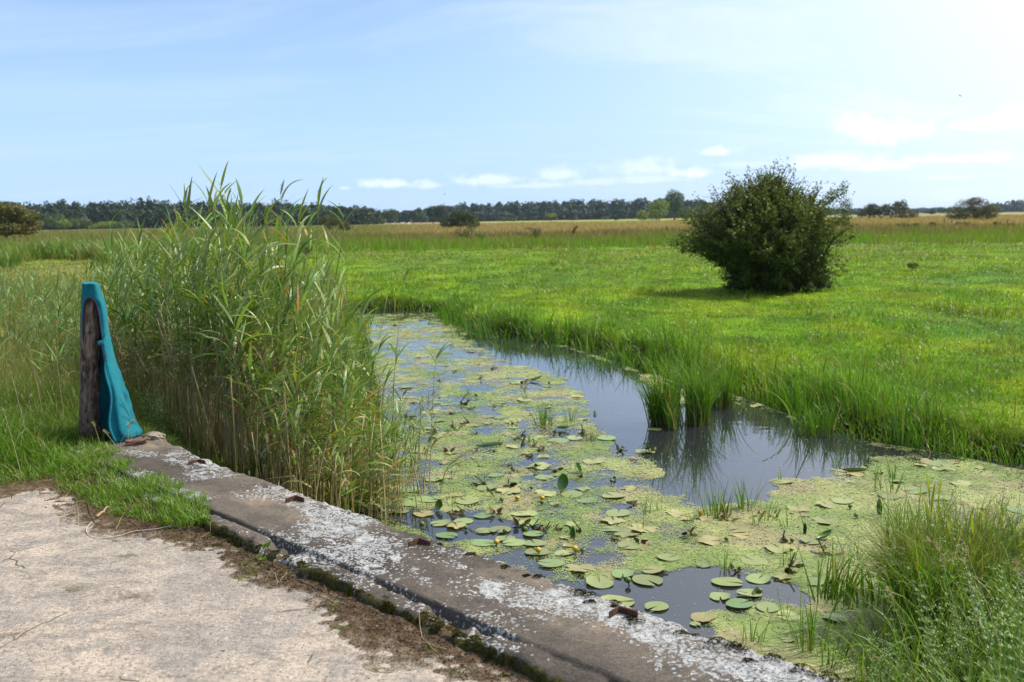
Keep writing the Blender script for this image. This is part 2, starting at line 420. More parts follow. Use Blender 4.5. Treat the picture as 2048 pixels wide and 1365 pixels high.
# ---------------------------------------------------------------- concrete road
def grid_sn(ss, nn, zf):
    S, N = np.meshgrid(ss, nn); z = zf(S.ravel(), N.ravel())
    V = K0 * [1, 1, 0] + S.ravel()[:, None] * KD + N.ravel()[:, None] * KN; V[:, 2] = z
    nx = len(ss); i = (np.arange(len(nn) - 1)[:, None] * nx + np.arange(nx - 1)[None, :]).ravel()
    return V, np.stack([i, i + 1, i + nx + 1, i + nx], 1)
def build_road():
    ss = np.arange(-7, 9, 0.035); nn = np.concatenate([np.arange(-12, -3.6, 0.2), np.arange(-3.6, -0.50, 0.03)])
    V, F = grid_sn(ss, nn, lambda s, n: (fbm(s * 2.2, n * 2.2, 31, 5) - 0.5) * 0.018)
    m, t, out = new_mat('worn_concrete')
    g = t.new('ShaderNodeNewGeometry'); P = g.outputs['Position']
    big = t.noise(P, 1.1, 5, 0.6, 0.4); mid = t.noise(P, 7, 6, 0.65); fine = t.noise(P, 130, 3, 0.7); fine2 = t.noise(P, 48, 5, 0.75)
    c = t.ramp(big, [(0.30, (0.30, 0.265, 0.235)), (0.45, (0.39, 0.335, 0.285)), (0.6, (0.48, 0.40, 0.325)), (0.75, (0.54, 0.45, 0.36))])
    c = t.mix(t.math('MULTIPLY', t.step(mid, 0.44, 0.60), .8), c, (0.27, 0.245, 0.22)); c = t.mix(t.math('MULTIPLY', t.step(t.noise(t.scale(P, (1, 2.2, 1)), 2.4, 7, .7, 1.2), .50, .64), .6), c, (0.20, .18, .155))
    c = t.mix(0.7, c, t.ramp(fine2, [(0.32, (0.30, 0.28, 0.26)), (0.47, (0.88, 0.88, 0.87)), (0.62, (1.2, 1.19, 1.16)), (0.75, (1.35, 1.33, 1.3))]), 'MULTIPLY')
    cell = t.new('ShaderNodeTexVoronoi'); t.l.new(P, cell.inputs['Vector']); cell.inputs['Scale'].default_value = 80
    sepc = t.new('ShaderNodeSeparateColor'); t.l.new(cell.outputs['Color'], sepc.inputs[0])
    stone = t.math('MULTIPLY', t.math('GREATER_THAN', sepc.outputs[0], 0.70), t.step(cell.outputs['Distance'], 0.48, 0.34))
    sc = t.ramp(sepc.outputs[1], [(0.0, (0.07, 0.055, 0.05)), (0.35, (0.25, 0.22, 0.20)), (0.55, (0.30, 0.13, 0.085)), (0.75, (0.62, 0.58, 0.52)), (1.0, (0.12, 0.09, 0.08))])
    c = t.mix(t.math('MULTIPLY', stone, 0.75), c, sc)
    cr = t.voro(t.mix(0.12, P, t.new('ShaderNodeTexNoise').outputs[1]), 2.3, 'DISTANCE_TO_EDGE')
    crack = t.math('MULTIPLY', t.step(cr, 0.013, 0.003), t.step(t.noise(P, 2.2, 3), 0.56, 0.63))
    pit = t.step(t.noise(t.scale(P, (1, 1, 1)), 30, 2, 0.5), 0.28, 0.22)
    c = t.mix(t.math('MULTIPLY', t.math('MAXIMUM', crack, pit), 0.7), c, (0.07, 0.055, 0.04))
    hgt = t.math('ADD', t.math('MULTIPLY', fine2, 1.2), t.math('ADD', t.math('MULTIPLY', fine, 0.5), t.math('ADD', mid, t.math('MULTIPLY', t.math('MAXIMUM', crack, pit), -1.0))))
    principled(t, out, c, 0.92, 0.15, t.bump(hgt, 0.75, 0.014))
    mb = MB(); mb.add(V, F); tag(mb.build('road', m), kind='structure')
build_road()

_ws = np.array([-9, -0.6, 0.05, 0.75, 1.17, 1.54, 2.1, 2.47, 2.96, 3.3, 3.6, 9]); _ww = np.array([.40, .40, .34, .42, .29, .16, .19, .16, .23, .19, .2, .2])
def dirt_h(s, n):
    f1 = (np.interp(s, _ws, _ww) + (fbm(s * 2.6, n * 2.6, 41, 6, .62) - 0.5) * 0.30 - (-0.56 - n)) / 0.25
    f2 = (-0.30 - s + (fbm(s * 2.3, n * 2.3, 42, 4) - 0.5) * 0.5) / 0.5
    f = np.clip(np.maximum(f1, f2), -1, 1.0)
    return f * 0.017 + (fbm(s * 30, n * 30, 43, 3) - 0.5) * 0.026 * sstep(f, -.35, .1)
def build_soil():
    V, F = grid_sn(np.arange(-6.5, 6.5, 0.014), np.concatenate([np.arange(-6, -1.6, 0.12), np.arange(-1.6, -0.40, 0.012)]), dirt_h); thin = sstep(V[:, 2], .000, .008)[:, None]
    m, t, out = new_mat('dark_soil')
    g = t.new('ShaderNodeNewGeometry'); P = g.outputs['Position']
    n1 = t.noise(P, 11, 6, 0.7); n2 = t.noise(P, 90, 4, 0.7)
    c = t.ramp(n1, [(0.3, (0.045, 0.030, 0.018)), (0.5, (0.105, 0.07, 0.042)), (0.7, (0.20, 0.14, 0.09))])
    c = t.mix(0.8, c, t.ramp(n2, [(0.3, (0.35, 0.35, 0.35)), (0.6, (1.2, 1.15, 1.1))]), 'MULTIPLY')
    av = t.new('ShaderNodeAttribute', attribute_name='col'); c = t.mix(av.outputs['Fac'], t.mix(t.step(n2, .45, .6), (0.30, 0.25, 0.195), (.12, .09, .06)), c)
    green = t.math('MULTIPLY', t.step(t.noise(P, 6, 4, 0.6), 0.56, 0.66), 0.75)
    c = t.mix(green, c, t.ramp(n2, [(0.3, (0.03, 0.04, 0.008)), (0.7, (0.11, 0.13, 0.02))]))
    principled(t, out, c, 0.95, 0.1, t.bump(t.math('ADD', n1, n2), 0.9, 0.012))
    mb = MB(); mb.add(V, F, np.repeat(thin, 3, 1)); tag(mb.build('soil', m), kind='structure')
build_soil()

# ---------------------------------------------------------------- kerb
def kerb_top(s, n):
    z = 0.068 + (fbm(s * 6, n * 6, 51, 5) - 0.5) * 0.012
    edge = sstep(n, -0.03, 0.075)
    z = z - edge * np.clip(fbm(s * 7, n * 7, 52, 4) - 0.55, 0, 1) * 0.13
    z = z - 0.012 * sstep(fbm(s * 15, n * 15, 53, 3), 0.66, 0.8) * sstep(n, -0.3, 0.0)
    return z
def build_kerb():
    root = empty('concrete_kerb', W(1.5, -0.19, 0.0), 'long low concrete kerb crusted with white lichen between road and stream', 'kerb')
    base = np.array(root.location)
    ss = np.arange(-1.08, 7.5, 0.014); S = len(ss)
    top_n = np.concatenate([np.arange(-0.43, 0.045, 0.0125), [0.052, 0.06, 0.066]])
    rows = []
    bulge = (fbm(ss * 3, ss * 0 + 1, 61, 4) - 0.5); nib = (fbm(ss * 11, ss * 0 + 5, 62, 3) - 0.5)
    low = np.clip(fbm(ss * 2.2, ss * 0 + 3, 63, 3) - 0.47, 0, 1) * 0.12 + np.clip(fbm(ss * 9, ss * 0 + 7, 65, 3) - 0.56, 0, 1) * 0.10
    led = 0.050 + nib * 0.034 - low + 0.004
    gap = sstep(fbm(ss * 1.6, ss * 0 + 9, 64, 3), 0.40, 0.52)
    gap = np.where(ss < 1.9, 1.0, np.where(ss < 2.3, 0.25, gap))
    wob = bulge * 0.05 + nib * 0.05
    R_ = lambda n, z: rows.append(np.stack([np.broadcast_to(n, ss.shape), np.broadcast_to(z, ss.shape)], 1))
    R_(-0.565 + wob, -0.15); R_(-0.567 + wob * 1.1, 0.0); R_(-0.562 + wob * 1.1, led * 0.45)
    R_(-0.552 + wob, led * 0.85); R_(-0.535 + wob * .7, led); R_(-0.51 + wob * .4, led + nib * .006); R_(-0.485, led + 0.003 - nib * .006); R_(-0.462, np.minimum(led + 0.005, 0.06))
    gz = lerp(0.058, 0.022, gap); R_(-0.450, np.minimum(gz, led + .004)); R_(-0.446, np.minimum(gz, led + .004)); R_(-0.439, 0.060)
    for n_ in top_n: R_(n_ + (0.004 * nib if n_ > 0.05 else 0), kerb_top(ss, np.full(S, n_)))
    kt = kerb_top(ss, np.full(S, 0.066))
    jag = nib * 0.02 + bulge * 0.02
    jag = jag + np.where(ss < 0.1, 0.0, 0) + sstep(-ss, -0.1, 0.1) * (0.04 + 0.05 * sstep(-ss, 0.3, 0.6))   # the far end is wider
    R_(0.072 + jag, kt - 0.012); R_(0.074 + jag * 1.1, kt - 0.04); R_(0.071 + jag, -0.05); R_(0.074, -0.35); R_(0.075, -0.8); R_(0.075, -1.6)
    A = np.array(rows)                                            # rows x S x 2
    taper = sstep(ss, -1.08, -0.95)
    endn = (fbm(A[:, :, 0] * 9, A[:, :, 0] * 0, 66, 3) - 0.5) * 0.12
    Sx = ss[None, :] + endn * (1 - sstep(ss, -1.05, -0.7))[None, :]
    V = K0 * [1, 1, 0] + Sx[:, :, None] * KD + A[:, :, 0:1] * KN; V[:, :, 2] = A[:, :, 1]
    V = V - base
    nr = len(rows); i = (np.arange(nr - 1)[:, None] * S + np.arange(S - 1)[None, :]).ravel()
    F = np.stack([i, i + 1, i + S + 1, i + S], 1)
    # colour channels carry where lichen (r) and moss (g) can grow, and wear (b)
    n_ = A[:, :, 0]; s_ = np.broadcast_to(ss, n_.shape)
    prof = np.interp(s_, [-1, 0, 0.6, 1.4, 2.1, 2.7, 3.3, 3.7, 4.3, 5, 7], [.30, .50, .55, .55, .58, .55, .62, .85, 1.2, 1.3, 1.3])
    lic = sstep(n_, -0.26, -0.08) * prof * .52 + 0.12 * np.exp(-((n_ + 0.5) / 0.07) ** 2)
    mid_sp = np.exp(-((s_ - 2.25) / 0.55) ** 2) * sstep(-n_, 0.0, 0.15) * 0.24                # speckled stretch by the third bracket
    lic = np.maximum(lic, mid_sp) + (fbm(s_ * 3.0, n_ * 5, 67, 4) - 0.5) * 1.15
    moss = np.exp(-((n_ + 0.56) / 0.05) ** 2) + 0.75 * sstep(n_, 0.0, 0.06) * sstep(s_, 2.4, 4.0) + (fbm(s_ * 3, n_ * 6, 68, 3) - 0.5)
    wear = fbm(s_ * 1.3, n_ * 3, 69, 4)
    mb = MB(); mb.add(V.reshape(-1, 3), [F, np.array([[k * S for k in range(nr)]])], np.stack([lic, moss, wear], 2).reshape(-1, 3))
    m, t, out = new_mat('lichen_concrete')
    at_ = t.new('ShaderNodeAttribute', attribute_name='col'); sep = t.new('ShaderNodeSeparateColor'); t.l.new(at_.outputs['Color'], sep.inputs[0])
    g = t.new('ShaderNodeNewGeometry'); P = g.outputs['Position']
    n1 = t.noise(P, 9, 6, 0.65); n2 = t.noise(P, 70, 5, 0.7); n3 = t.noise(P, 190, 3, 0.7)
    c = t.ramp(t.math('ADD', t.math('MULTIPLY', sep.outputs[2], 0.6), t.math('MULTIPLY', n1, 0.4)), [(0.35, (0.055, 0.047, 0.040)), (0.5, (0.088, 0.075, 0.063)), (0.62, (0.135, 0.112, 0.09)), (0.75, (0.25, 0.19, 0.14))])
    c = t.mix(0.75, c, t.ramp(n2, [(0.3, (0.5, 0.5, 0.5)), (0.5, (1, 1, 1)), (0.7, (1.5, 1.48, 1.45))]), 'MULTIPLY')
    speck = t.step(n3, 0.60, 0.68); c = t.mix(t.math('MULTIPLY', speck, 0.45), c, (0.36, 0.33, 0.29))
    # lichen rosettes: cells of two sizes, with crisp rims
    warp = t.new('ShaderNodeTexNoise'); t.l.new(P, warp.inputs['Vector']); warp.inputs['Scale'].default_value = 32; warp.inputs['Detail'].default_value = 4
    Pw = t.new('ShaderNodeVectorMath', operation='MULTIPLY_ADD'); t.l.new(warp.outputs[1], Pw.inputs[0]); Pw.inputs[1].default_value = (0.03, 0.03, 0.03); t.l.new(P, Pw.inputs[2])
    def rosette(sc, thr):
        v = t.new('ShaderNodeTexVoronoi'); t.l.new(Pw.outputs[0], v.inputs['Vector']); v.inputs['Scale'].default_value = sc
        sc_ = t.new('ShaderNodeSeparateColor'); t.l.new(v.outputs['Color'], sc_.inputs[0])
        on = t.math('LESS_THAN', sc_.outputs[0], t.math('MULTIPLY', t.math('SUBTRACT', sep.outputs[0], thr), 2.2))
        r = t.math('MULTIPLY_ADD', sc_.outputs[1], 0.22, 0.40)
        return t.math('MULTIPLY', on, t.step(t.math('SUBTRACT', v.outputs['Distance'], r), 0.07, -0.06)), v.outputs['Distance']
    r1, d1 = rosette(30, 0.14); r2, d2 = rosette(72, 0.06); r3, d3 = rosette(11, 0.20)
    lich = t.math('MAXIMUM', r1, t.math('MAXIMUM', r2, r3))
    crumb = t.step(t.noise(P, 75, 5, 0.8), 0.36, 0.50); lich = t.math('MULTIPLY', lich, crumb)
    lc = t.ramp(t.math('ADD', t.math('MULTIPLY', n3, 0.5), t.math('MULTIPLY', d1, 0.6)), [(0.25, (0.19, 0.195, 0.19)), (0.5, (0.34, 0.35, 0.355)), (0.75, (0.46, 0.465, 0.46))])
    c = t.mix(lich, c, lc)
    ms = t.step(t.math('ADD', t.math('MULTIPLY', sep.outputs[1], 0.6), t.math('MULTIPLY', t.noise(P, 24, 5, 0.7), 0.9)), 0.90, 1.02)
    c = t.mix(ms, c, t.ramp(n2, [(0.3, (0.016, 0.014, 0.006)), (0.6, (0.06, 0.055, 0.014)), (0.8, (0.13, 0.12, 0.025))]))
    h = t.math('ADD', t.math('MULTIPLY', n2, 0.8), t.math('ADD', t.math('MULTIPLY', lich, 0.35), t.math('ADD', t.math('MULTIPLY', n3, 0.3), t.math('MULTIPLY', ms, 0.8))))
    principled(t, out, c, 0.95, 0.12, t.bump(h, 0.8, 0.009))
    mb.build('coping', m, root)
    # stubs of cut-off angle iron, rusted
    mr, t, out = new_mat('rusty_iron'); g = t.new('ShaderNodeNewGeometry'); P = g.outputs['Position']
    c = t.ramp(t.noise(P, 60, 5, 0.7), [(0.3, (0.030, 0.014, 0.010)), (0.5, (0.085, 0.040, 0.026)), (0.7, (0.16, 0.075, 0.046))])
    principled(t, out, c, 0.8, 0.2, t.bump(t.noise(P, 160, 4, 0.7), 0.7, 0.003))
    for k, (cxy, ls, rs) in enumerate((((398, 925), 1.05, .95), ((592, 1000), 1.0, .95), ((838, 1085), 1, 1), ((1237, 1224), .95, 1.15))):
        c0 = at(*cxy, 0.068); s0, n0 = SN(c0[None]); z0 = float(kerb_top(s0, n0)[0]) - 0.03
        dl = np.array([-0.62, -0.78, 0.0]); dr = np.array([0.78, -0.62, 0.0]); H = 0.056; th = 0.007
        mb = MB(); La, Lb = 0.075 * ls, 0.078 * rs
        pl = [np.zeros(3), dl * La, dl * La + dr * th, (dl + dr) * th, dr * Lb + dl * th, dr * Lb]
        if k == 1: dr = dr
        V = [c0 * [1, 1, 0] + p + [0, 0, z0 + dz + (0.004 * math.sin(q * 2.1 + k) if dz else 0)] for dz in (0, H) for q, p in enumerate(pl)]
        F4 = np.array([[q, (q + 1) % 6, (q + 1) % 6 + 6, q + 6] for q in range(6)])
        mb.add(np.array(V) - base, [F4, np.array([[6, 7, 8, 9], [6, 9, 10, 11]])])
        b = mb.build('bracket', mr, root)
        be = b.modifiers.new('edge', 'BEVEL'); be.width = 0.0012; be.segments = 2; be.limit_method = 'ANGLE'
    # cushions of moss along the broken edges
    mm = mat_attr('moss', 0.95, 0.05); mb = MB(); r = np.random.default_rng(3)
    spots = []
    for s, n, q in [(2.62, .05, .02), (2.86, .04, .02), (3.0, .03, .015), (3.05, .055, .022), (3.3, .04, .03), (3.35, .05, .03), (3.66, -.035, .025), (3.62, -.02, .018), (3.86, .02, .035), (4.0, .01, .04), (4.08, .03, .03),
                    (4.05, .05, .025), (4.2, .06, .03), (4.32, .04, .035), (4.4, .06, .045), (4.5, .05, .05), (4.62, .04, .05), (4.75, .05, .05), (4.15, -.02, .02), (3.48, .07, .025), (3.5, .03, .015), (2.4, .045, .012), (1.9, .05, .01), (3.4, .0, .02)]:
        spots.append((s, n, q * 1.0, 0.12))
    for q in range(210):
        s = r.uniform(0.95, 5.2); n = -0.545 + r.normal() * 0.022
        if fbm([s * 2.6], [4.0], 71, 3)[0] > 0.45: spots.append((s, n, r.uniform(.008, .022), 0.5 + 0.5 * r.random()))
    for s, n, q, gr in spots:
        N = int(90 + q * 5000); a = r.uniform(0, 2 * np.pi, N); rr = q * np.sqrt(r.random(N)) * (1 + .35 * np.sin(a * 3 + s * 40))
        P = W(s, n)[None] + np.stack([np.cos(a) * rr * 1.25, np.sin(a) * rr, 0 * a], 1)
        sn_s, sn_n = SN(P)
        zz = np.where(sn_n < -0.5, 0.040, kerb_top(sn_s, sn_n) - 0.004) - np.clip(sn_n - 0.07, 0, 1) * 1.5
        if n < -0.5: zz = 0.05 - np.clip(-0.545 - sn_n, 0, 1) * 1.6 - 0.012
        P[:, 2] = np.maximum(zz, 0.0) + np.sqrt(np.clip(1 - (rr / q / 1.4) ** 2, 0, 1)) * q * 0.55
        col = lerp([0.022, 0.016, 0.008], [0.085, 0.085, 0.014], np.clip(gr + r.normal(size=N) * .25, 0, 1)[:, None])
        leaf_quads(mb, P - base, rand_dirs(N, r) + [0, 0, .6], r.uniform(.004, .009, N), col, r)
    o = mb.build('moss', mm, root); tag(o, kind='stuff')
build_kerb()

# ---------------------------------------------------------------- post and jacket
PB = at(176, 884, 0.0); TV = -PB * [1, 1, 0]; TV /= np.linalg.norm(TV)         # towards the viewer from the post
def jp(x, y, v): return at_plane(x, y, PB + TV * v, TV)
def build_post():
    root = empty('wooden_post', PB + [0, 0, -0.1], 'leaning barked wooden post standing in grass at the kerb end', 'post'); base = np.array(root.location)
    a = jp(176, 880, 0); b = jp(183, 572, 0); n = 90; sides = 48
    t = np.linspace(0, 1, n); ph = np.linspace(0, 2 * np.pi, sides, endpoint=False)
    C = a + (b - a) * t[:, None]; C = C + np.stack([0.008 * np.sin(t * 5), 0 * t, 0 * t], 1)
    T, PH = np.meshgrid(t, ph, indexing='ij')
    rad = 0.063 + 0.006 * np.sin(T * 4) + 0.005 * np.exp(-((T - 0.1) / 0.12) ** 2)
    rid = fbm(PH * 3.5 + np.sin(T * 9) * .4, T * 14, 81, 4) - 0.5; rid2 = fbm(PH * 9, T * 40, 82, 3) - 0.5
    cyc = np.cos((PH - np.pi) / 2) ** 2 * 0 + 1
    rad = rad + cyc * (rid * 0.018 + rid2 * 0.008)
    rad[-2:] *= np.array([0.97, 0.9])[:, None]
    V = C[:, None, :] + np.stack([np.cos(PH) * rad, np.sin(PH) * rad, 0 * rad], 2)
    i = np.arange(n - 1)[:, None] * sides; j = np.arange(sides)[None, :]; j2 = (j + 1) % sides
    F = np.stack([i + j, i + j2, i + sides + j2, i + sides + j], 2).reshape(-1, 4)
    dark = np.clip(0.5 + rid * 1.6 + rid2 * 1.3, 0, 1)[:, :, None]
    col = lerp([0.05, 0.032, 0.023], [0.27, 0.185, 0.14], dark); lic = sstep(fbm(PH * 5, T * 25, 83, 4), 0.62, 0.72)[:, :, None]
    col = lerp(col, [0.24, 0.25, 0.23], lic * 0.6)
    mb = MB(); mb.add(V.reshape(-1, 3) - base, [F, (np.arange(sides) + (n - 1) * sides)[None, :]], col.reshape(-1, 3))
    mb.build('trunk', M_BARK, root)
build_post()

def build_jacket():
    root = empty('fleece_jacket', jp(240, 884, 0.45), 'turquoise hooded fleece jacket hanging over the top of the wooden post', 'jacket'); base = np.array(root.location)
    m, t, out = new_mat('turquoise_fleece'); g = t.new('ShaderNodeNewGeometry'); P = g.outputs['Position']
    nz = t.noise(P, 170, 5, 0.75); n2 = t.noise(P, 14, 5, .6)
    c = t.mix(t.math('MULTIPLY_ADD', nz, 0.6, 0.1), (0.002, 0.09, 0.125), (0.005, 0.175, 0.225)); c = t.mix(0.6, c, t.ramp(n2, [(0.3, (0.7, 0.72, 0.75)), (0.7, (1.25, 1.2, 1.15))]), 'MULTIPLY')
    p = principled(t, out, c, 0.95, 0.1, t.bump(t.math('ADD', nz, t.math('MULTIPLY', n2, 2.0)), 0.6, 0.006)); p.inputs['Sheen Weight'].default_value = 0.25; p.inputs['Sheen Roughness'].default_value = 0.6
    p.inputs['Sheen Tint'].default_value = (0.3, 0.85, 0.95, 1)
    mt, t, out = new_mat('purple_binding'); principled(t, out, (0.045, 0.016, 0.06), 0.8, 0.2)
    def shell(name, rows, mat, thick, jitter=None, sub=1):
        rows = np.array(rows); nr, nc = rows.shape[:2]
        if jitter is not None: rows = jitter(rows)
        i = (np.arange(nr - 1)[:, None] * nc + np.arange(nc - 1)[None, :]).ravel()
        mb = MB(); mb.add(rows.reshape(-1, 3) - base, np.stack([i, i + 1, i + nc + 1, i + nc], 1))
        o = mb.build(name, mat, root)
        w = o.modifiers.new('weld', 'WELD'); w.merge_threshold = 0.0008
        sd_ = o.modifiers.new('thick', 'SOLIDIFY'); sd_.thickness = thick; sd_.offset = -1
        if sub: sb = o.modifiers.new('smooth', 'SUBSURF'); sb.levels = sub; sb.render_levels = sub
        return rows
    # hood: rings from the flat top down; below the arch they open towards the viewer
    ys = [567, 569, 574, 580, 588, 595, 600, 606, 614, 626, 640, 655, 670, 684, 694]
    L = [(None, 0)] * 5 + [(180, .09), (173, .085), (169.5, .078), (168, .072), (167, .068), (166.5, .062), (166.5, .058), (167, .05), (167.5, .04), (168, .03)]
    A = [(None, 0)] * 5 + [(180, .09), (187, .09), (191, .09), (194, .09), (197, .10), (199, .105), (201, .11), (203, .12), (204.5, .13), (205, .14)]
    Rt = [196, 198, 200, 201.5, 204, 206.5, 208.5, 210.5, 212.5, 214.5, 216, 217, 217.5, 219, 221]
    Lf = [165.5, 164.2, 163.8, 163.6, 163.6, 163.5, 163.4, 163.3, 163.2, 163.3, 163.5, 163.7, 164, 164.5, 165]
    rows = []; NC = 40
    for k, y in enumerate(ys):
        fr = min(1, k / 5)
        cxp = (Lf[k] + Rt[k]) / 2
        back = -0.085 - 0.02 * fr; front = 0.085
        yb = y - 5                                                      # the far rim of a level ring sits a little higher in the picture
        if L[k][0] is None: Lp = Ap = jp(180, y + 4 * (k > 1), front + .002)
        else: Lp = jp(L[k][0], y, L[k][1]); Ap = jp(A[k][0], y, A[k][1])
        pts = [Lp]
        if L[k][0] is None or k < 7: pts.append(jp(lerp(Lf[k], L[k][0] or 180, .45), y + 1.5, .07))
        pts += [jp(Lf[k], y - 1, 0.03), jp(Lf[k] + 2, y - 2, -0.04), jp(cxp - 6, yb + 2, back), jp(cxp + 9, yb + 2, back), jp(Rt[k] - 2, y - 2, -0.04), jp(Rt[k], y, 0.02)]
        q = (A[k][0] or 180)
        pts.append(jp(lerp(q, Rt[k], .62), y + 1, .085 if k < 8 else A[k][1] * .9)); pts.append(Ap)
        rows.append(spline(pts, NC))
    cap0 = rows[0]; c = cap0.mean(0)
    caps = [c + (cap0 - c) * f + np.array([0, 0, 0.004 * (1 - f)]) for f in (0.02, 0.35, 0.7, 0.9)]
    def jit(Rw):
        s_ = np.linspace(0, 1, Rw.shape[1])[None, :]; k_ = np.linspace(0, 1, Rw.shape[0])[:, None]
        d = (np.sin(s_ * 26 + k_ * 5) * 0.5 + np.sin(s_ * 43 - k_ * 9) * 0.35) * 0.005 * sstep(k_, .35, .8) * sstep(s_, 0.02, .2) * (1 - sstep(s_, .9, 1))
        o = Rw - Rw.mean(1, keepdims=True); o /= np.linalg.norm(o, axis=2, keepdims=True) + 1e-6
        return Rw + o * d[:, :, None]
    H = shell('hood', caps + rows, m, 0.006, jit)
    off = 4 + 5
    mb = MB(); edge = list(H[off:, 0][::-1]) + list(H[off + 1:, -1]); e = spline(np.array(edge) + TV * 0.003, 70)
    tube(mb, e - base, 0.0042, 8); mb.build('hood_trim', mt, root)
    # body: an open cone of cloth, zip edge towards the viewer, falling to a gathered hem
    ky = np.linspace(0, 1, 9)
    Z = [(203, 684, .15), (207, 706, .19), (211, 728, .23), (215, 752, .29), (219, 778, .35), (219.5, 803, .39), (219.5, 830, .43), (222, 856, .46), (229, 878, .49)]
    RR = [(216, 660, .02), (222, 688, .04), (228, 716, .06), (237, 744, .09), (246, 770, .12), (256, 796, .16), (266, 822, .19), (277, 846, .22), (285, 862, .24)]
    BK = [(208, 664, -.10), (209, 690, -.12), (212, 716, -.13), (216, 745, -.14), (222, 771, -.14), (228, 797, -.13), (236, 823, -.12), (244, 846, -.10), (250, 860, -.08)]
    IN = [(198, 684, -.10), (196, 706, -.12), (194, 728, -.14), (194, 752, -.15), (194, 778, -.15), (194, 803, -.14), (195, 828, -.12), (198, 850, -.08), (203, 868, -.05)]
    rows = []
    for k in range(9):
        z, r, b, i_ = Z[k], RR[k], BK[k], IN[k]
        f1 = (lerp(z[0], r[0], .30), lerp(z[1], r[1], .30) + 1, lerp(z[2], r[2], .12) + .02)
        f2 = (lerp(z[0], r[0], .72), lerp(z[1], r[1], .70), lerp(z[2], r[2], .50) + .02)
        rows.append(spline([jp(*z), jp(*f1), jp(*f2), jp(*r), jp(lerp(r[0], b[0], .6), b[1], lerp(r[2], b[2], .7)), jp(*b), jp(*i_)], 64))
    rows = np.array(rows); NR = 46
    rows = np.stack([spline(rows[:, c_], NR) for c_ in range(rows.shape[1])], 1)
    # gathered hem curling under
    ctr = rows[-1].mean(0)
    for dz, sh in ((0.022, .035), (0.030, .10), (0.024, .17)):
        nxt = rows[NR - 1] + (ctr - rows[NR - 1]) * sh; nxt[:, 2] -= dz
        rows = np.concatenate([rows, nxt[None]], 0)
    # corner of the open front trailing lowest
    s_ = np.linspace(0, 1, rows.shape[1])
    drop = np.exp(-((s_ - 0.07) / 0.075) ** 2); k_ = np.linspace(0, 1, rows.shape[0])
    rows[:, :, 2] -= (sstep(k_, .82, 1)[:, None] * drop[None, :]) * 0.035
    def jit2(Rw):
        S_, K_ = np.meshgrid(s_, k_)
        d = (np.sin(S_ * 24 + 1.2 + K_ * 2.2) * .55 + np.sin(S_ * 15 - K_ * 3) * .6 + (fbm(S_ * 9, K_ * 4, 91, 3) - .5) * 1.5) * 0.030 * sstep(K_, .05, .7)
        d = d + (np.abs(fbm(S_ * 13 + K_ * 2.5, K_ * 5, 92, 3) - .5) * -2 + .3) * 0.014 * sstep(K_, .02, .3) + (fbm(S_ * 26, K_ * 16, 93, 2) - .5) * .007
        d = d * (0.35 + 0.65 * sstep(S_, 0.03, 0.2)) * (1 - sstep(K_, .90, 1.0) * .6)
        d = d + np.sin(S_ * 120) * 0.0035 * sstep(K_, .9, .97) + 0.010 * np.exp(-((K_ - 0.03) / .02) ** 2) * 0
        o = Rw - Rw.mean(1, keepdims=True); o[:, :, 2] *= .2; o /= np.linalg.norm(o, axis=2, keepdims=True) + 1e-6
        wave = np.exp(-(S_ / .05) ** 2) * np.sin(K_ * 13 + .4) * 0.010 * sstep(K_, .1, .3)
        Rw = Rw + o * d[:, :, None]; Rw = Rw + np.array([RT * 1.0])[None] * wave[:, :, None]
        return Rw
    B = shell('body', rows, m, 0.005, jit2)
    def strip(name, pts, r_, mat, n=80):
        mb = MB(); tube(mb, spline(np.array(pts), n) - base, r_, 8); return mb.build(name, mat, root)
    strip('zip', B[:, 0] + TV * .002, np.linspace(.0075, .0085, 80), m)
    nb = int(NR * .24); strip('zip_binding', B[:nb, 0] + TV * .009 + RT * .002, .0038, mt, 40)
    strip('hem_binding', B[-1, 6:], .0035, mt, 90)
    # stand-up collar flap by the chin and the seam where the hood is sewn on
    mb = MB(); a = jp(195.5, 684, .165); b_ = jp(205, 681, .165); c_ = jp(207, 690, .168); d_ = jp(196, 691, .17)
    g1 = np.linspace(0, 1, 7)
    top = spline([a, lerp(a, b_, .5) + [0, 0, .004], b_], 7); bot = spline([d_, lerp(d_, c_, .5) + [0, 0, -.002], c_], 7)
    V = np.concatenate([top, lerp(top, bot, .5) + TV * .006, bot]); i = np.array([[r_ * 7 + q, r_ * 7 + q + 1, r_ * 7 + q + 8, r_ * 7 + q + 7] for r_ in range(2) for q in range(6)])
    mb.add(V - base, i); o = mb.build('collar', m, root); sd_ = o.modifiers.new('t', 'SOLIDIFY'); sd_.thickness = .008; sb = o.modifiers.new('s', 'SUBSURF'); sb.render_levels = 2; sb.levels = 2
    seam = [jp(206, 690, .165), jp(213, 686, .15), jp(220, 680, .08), jp(222, 676, .03)]
    strip('neck_seam', seam, .0035, m, 30)
build_jacket()

# ---------------------------------------------------------------- grass (nobody could count it)
def polar(n, d0, d1, a0=-0.66, a1=0.66):
    d = np.exp(rng.uniform(math.log(d0), math.log(d1), n)); a = rng.uniform(a0, a1, n)
    return np.stack([d * np.sin(a) / 1.0, d * np.cos(a)], 1), d
def place(P):
    z, sd = ground_z(P); return np.column_stack([P, z]), sd
def hue(c, r, amt=0.25):
    return c * (1 + (r.random((len(c), 1)) - 0.5) * 2 * amt) * (1 + (r.random((len(c), 3)) - 0.5) * amt * 0.5)

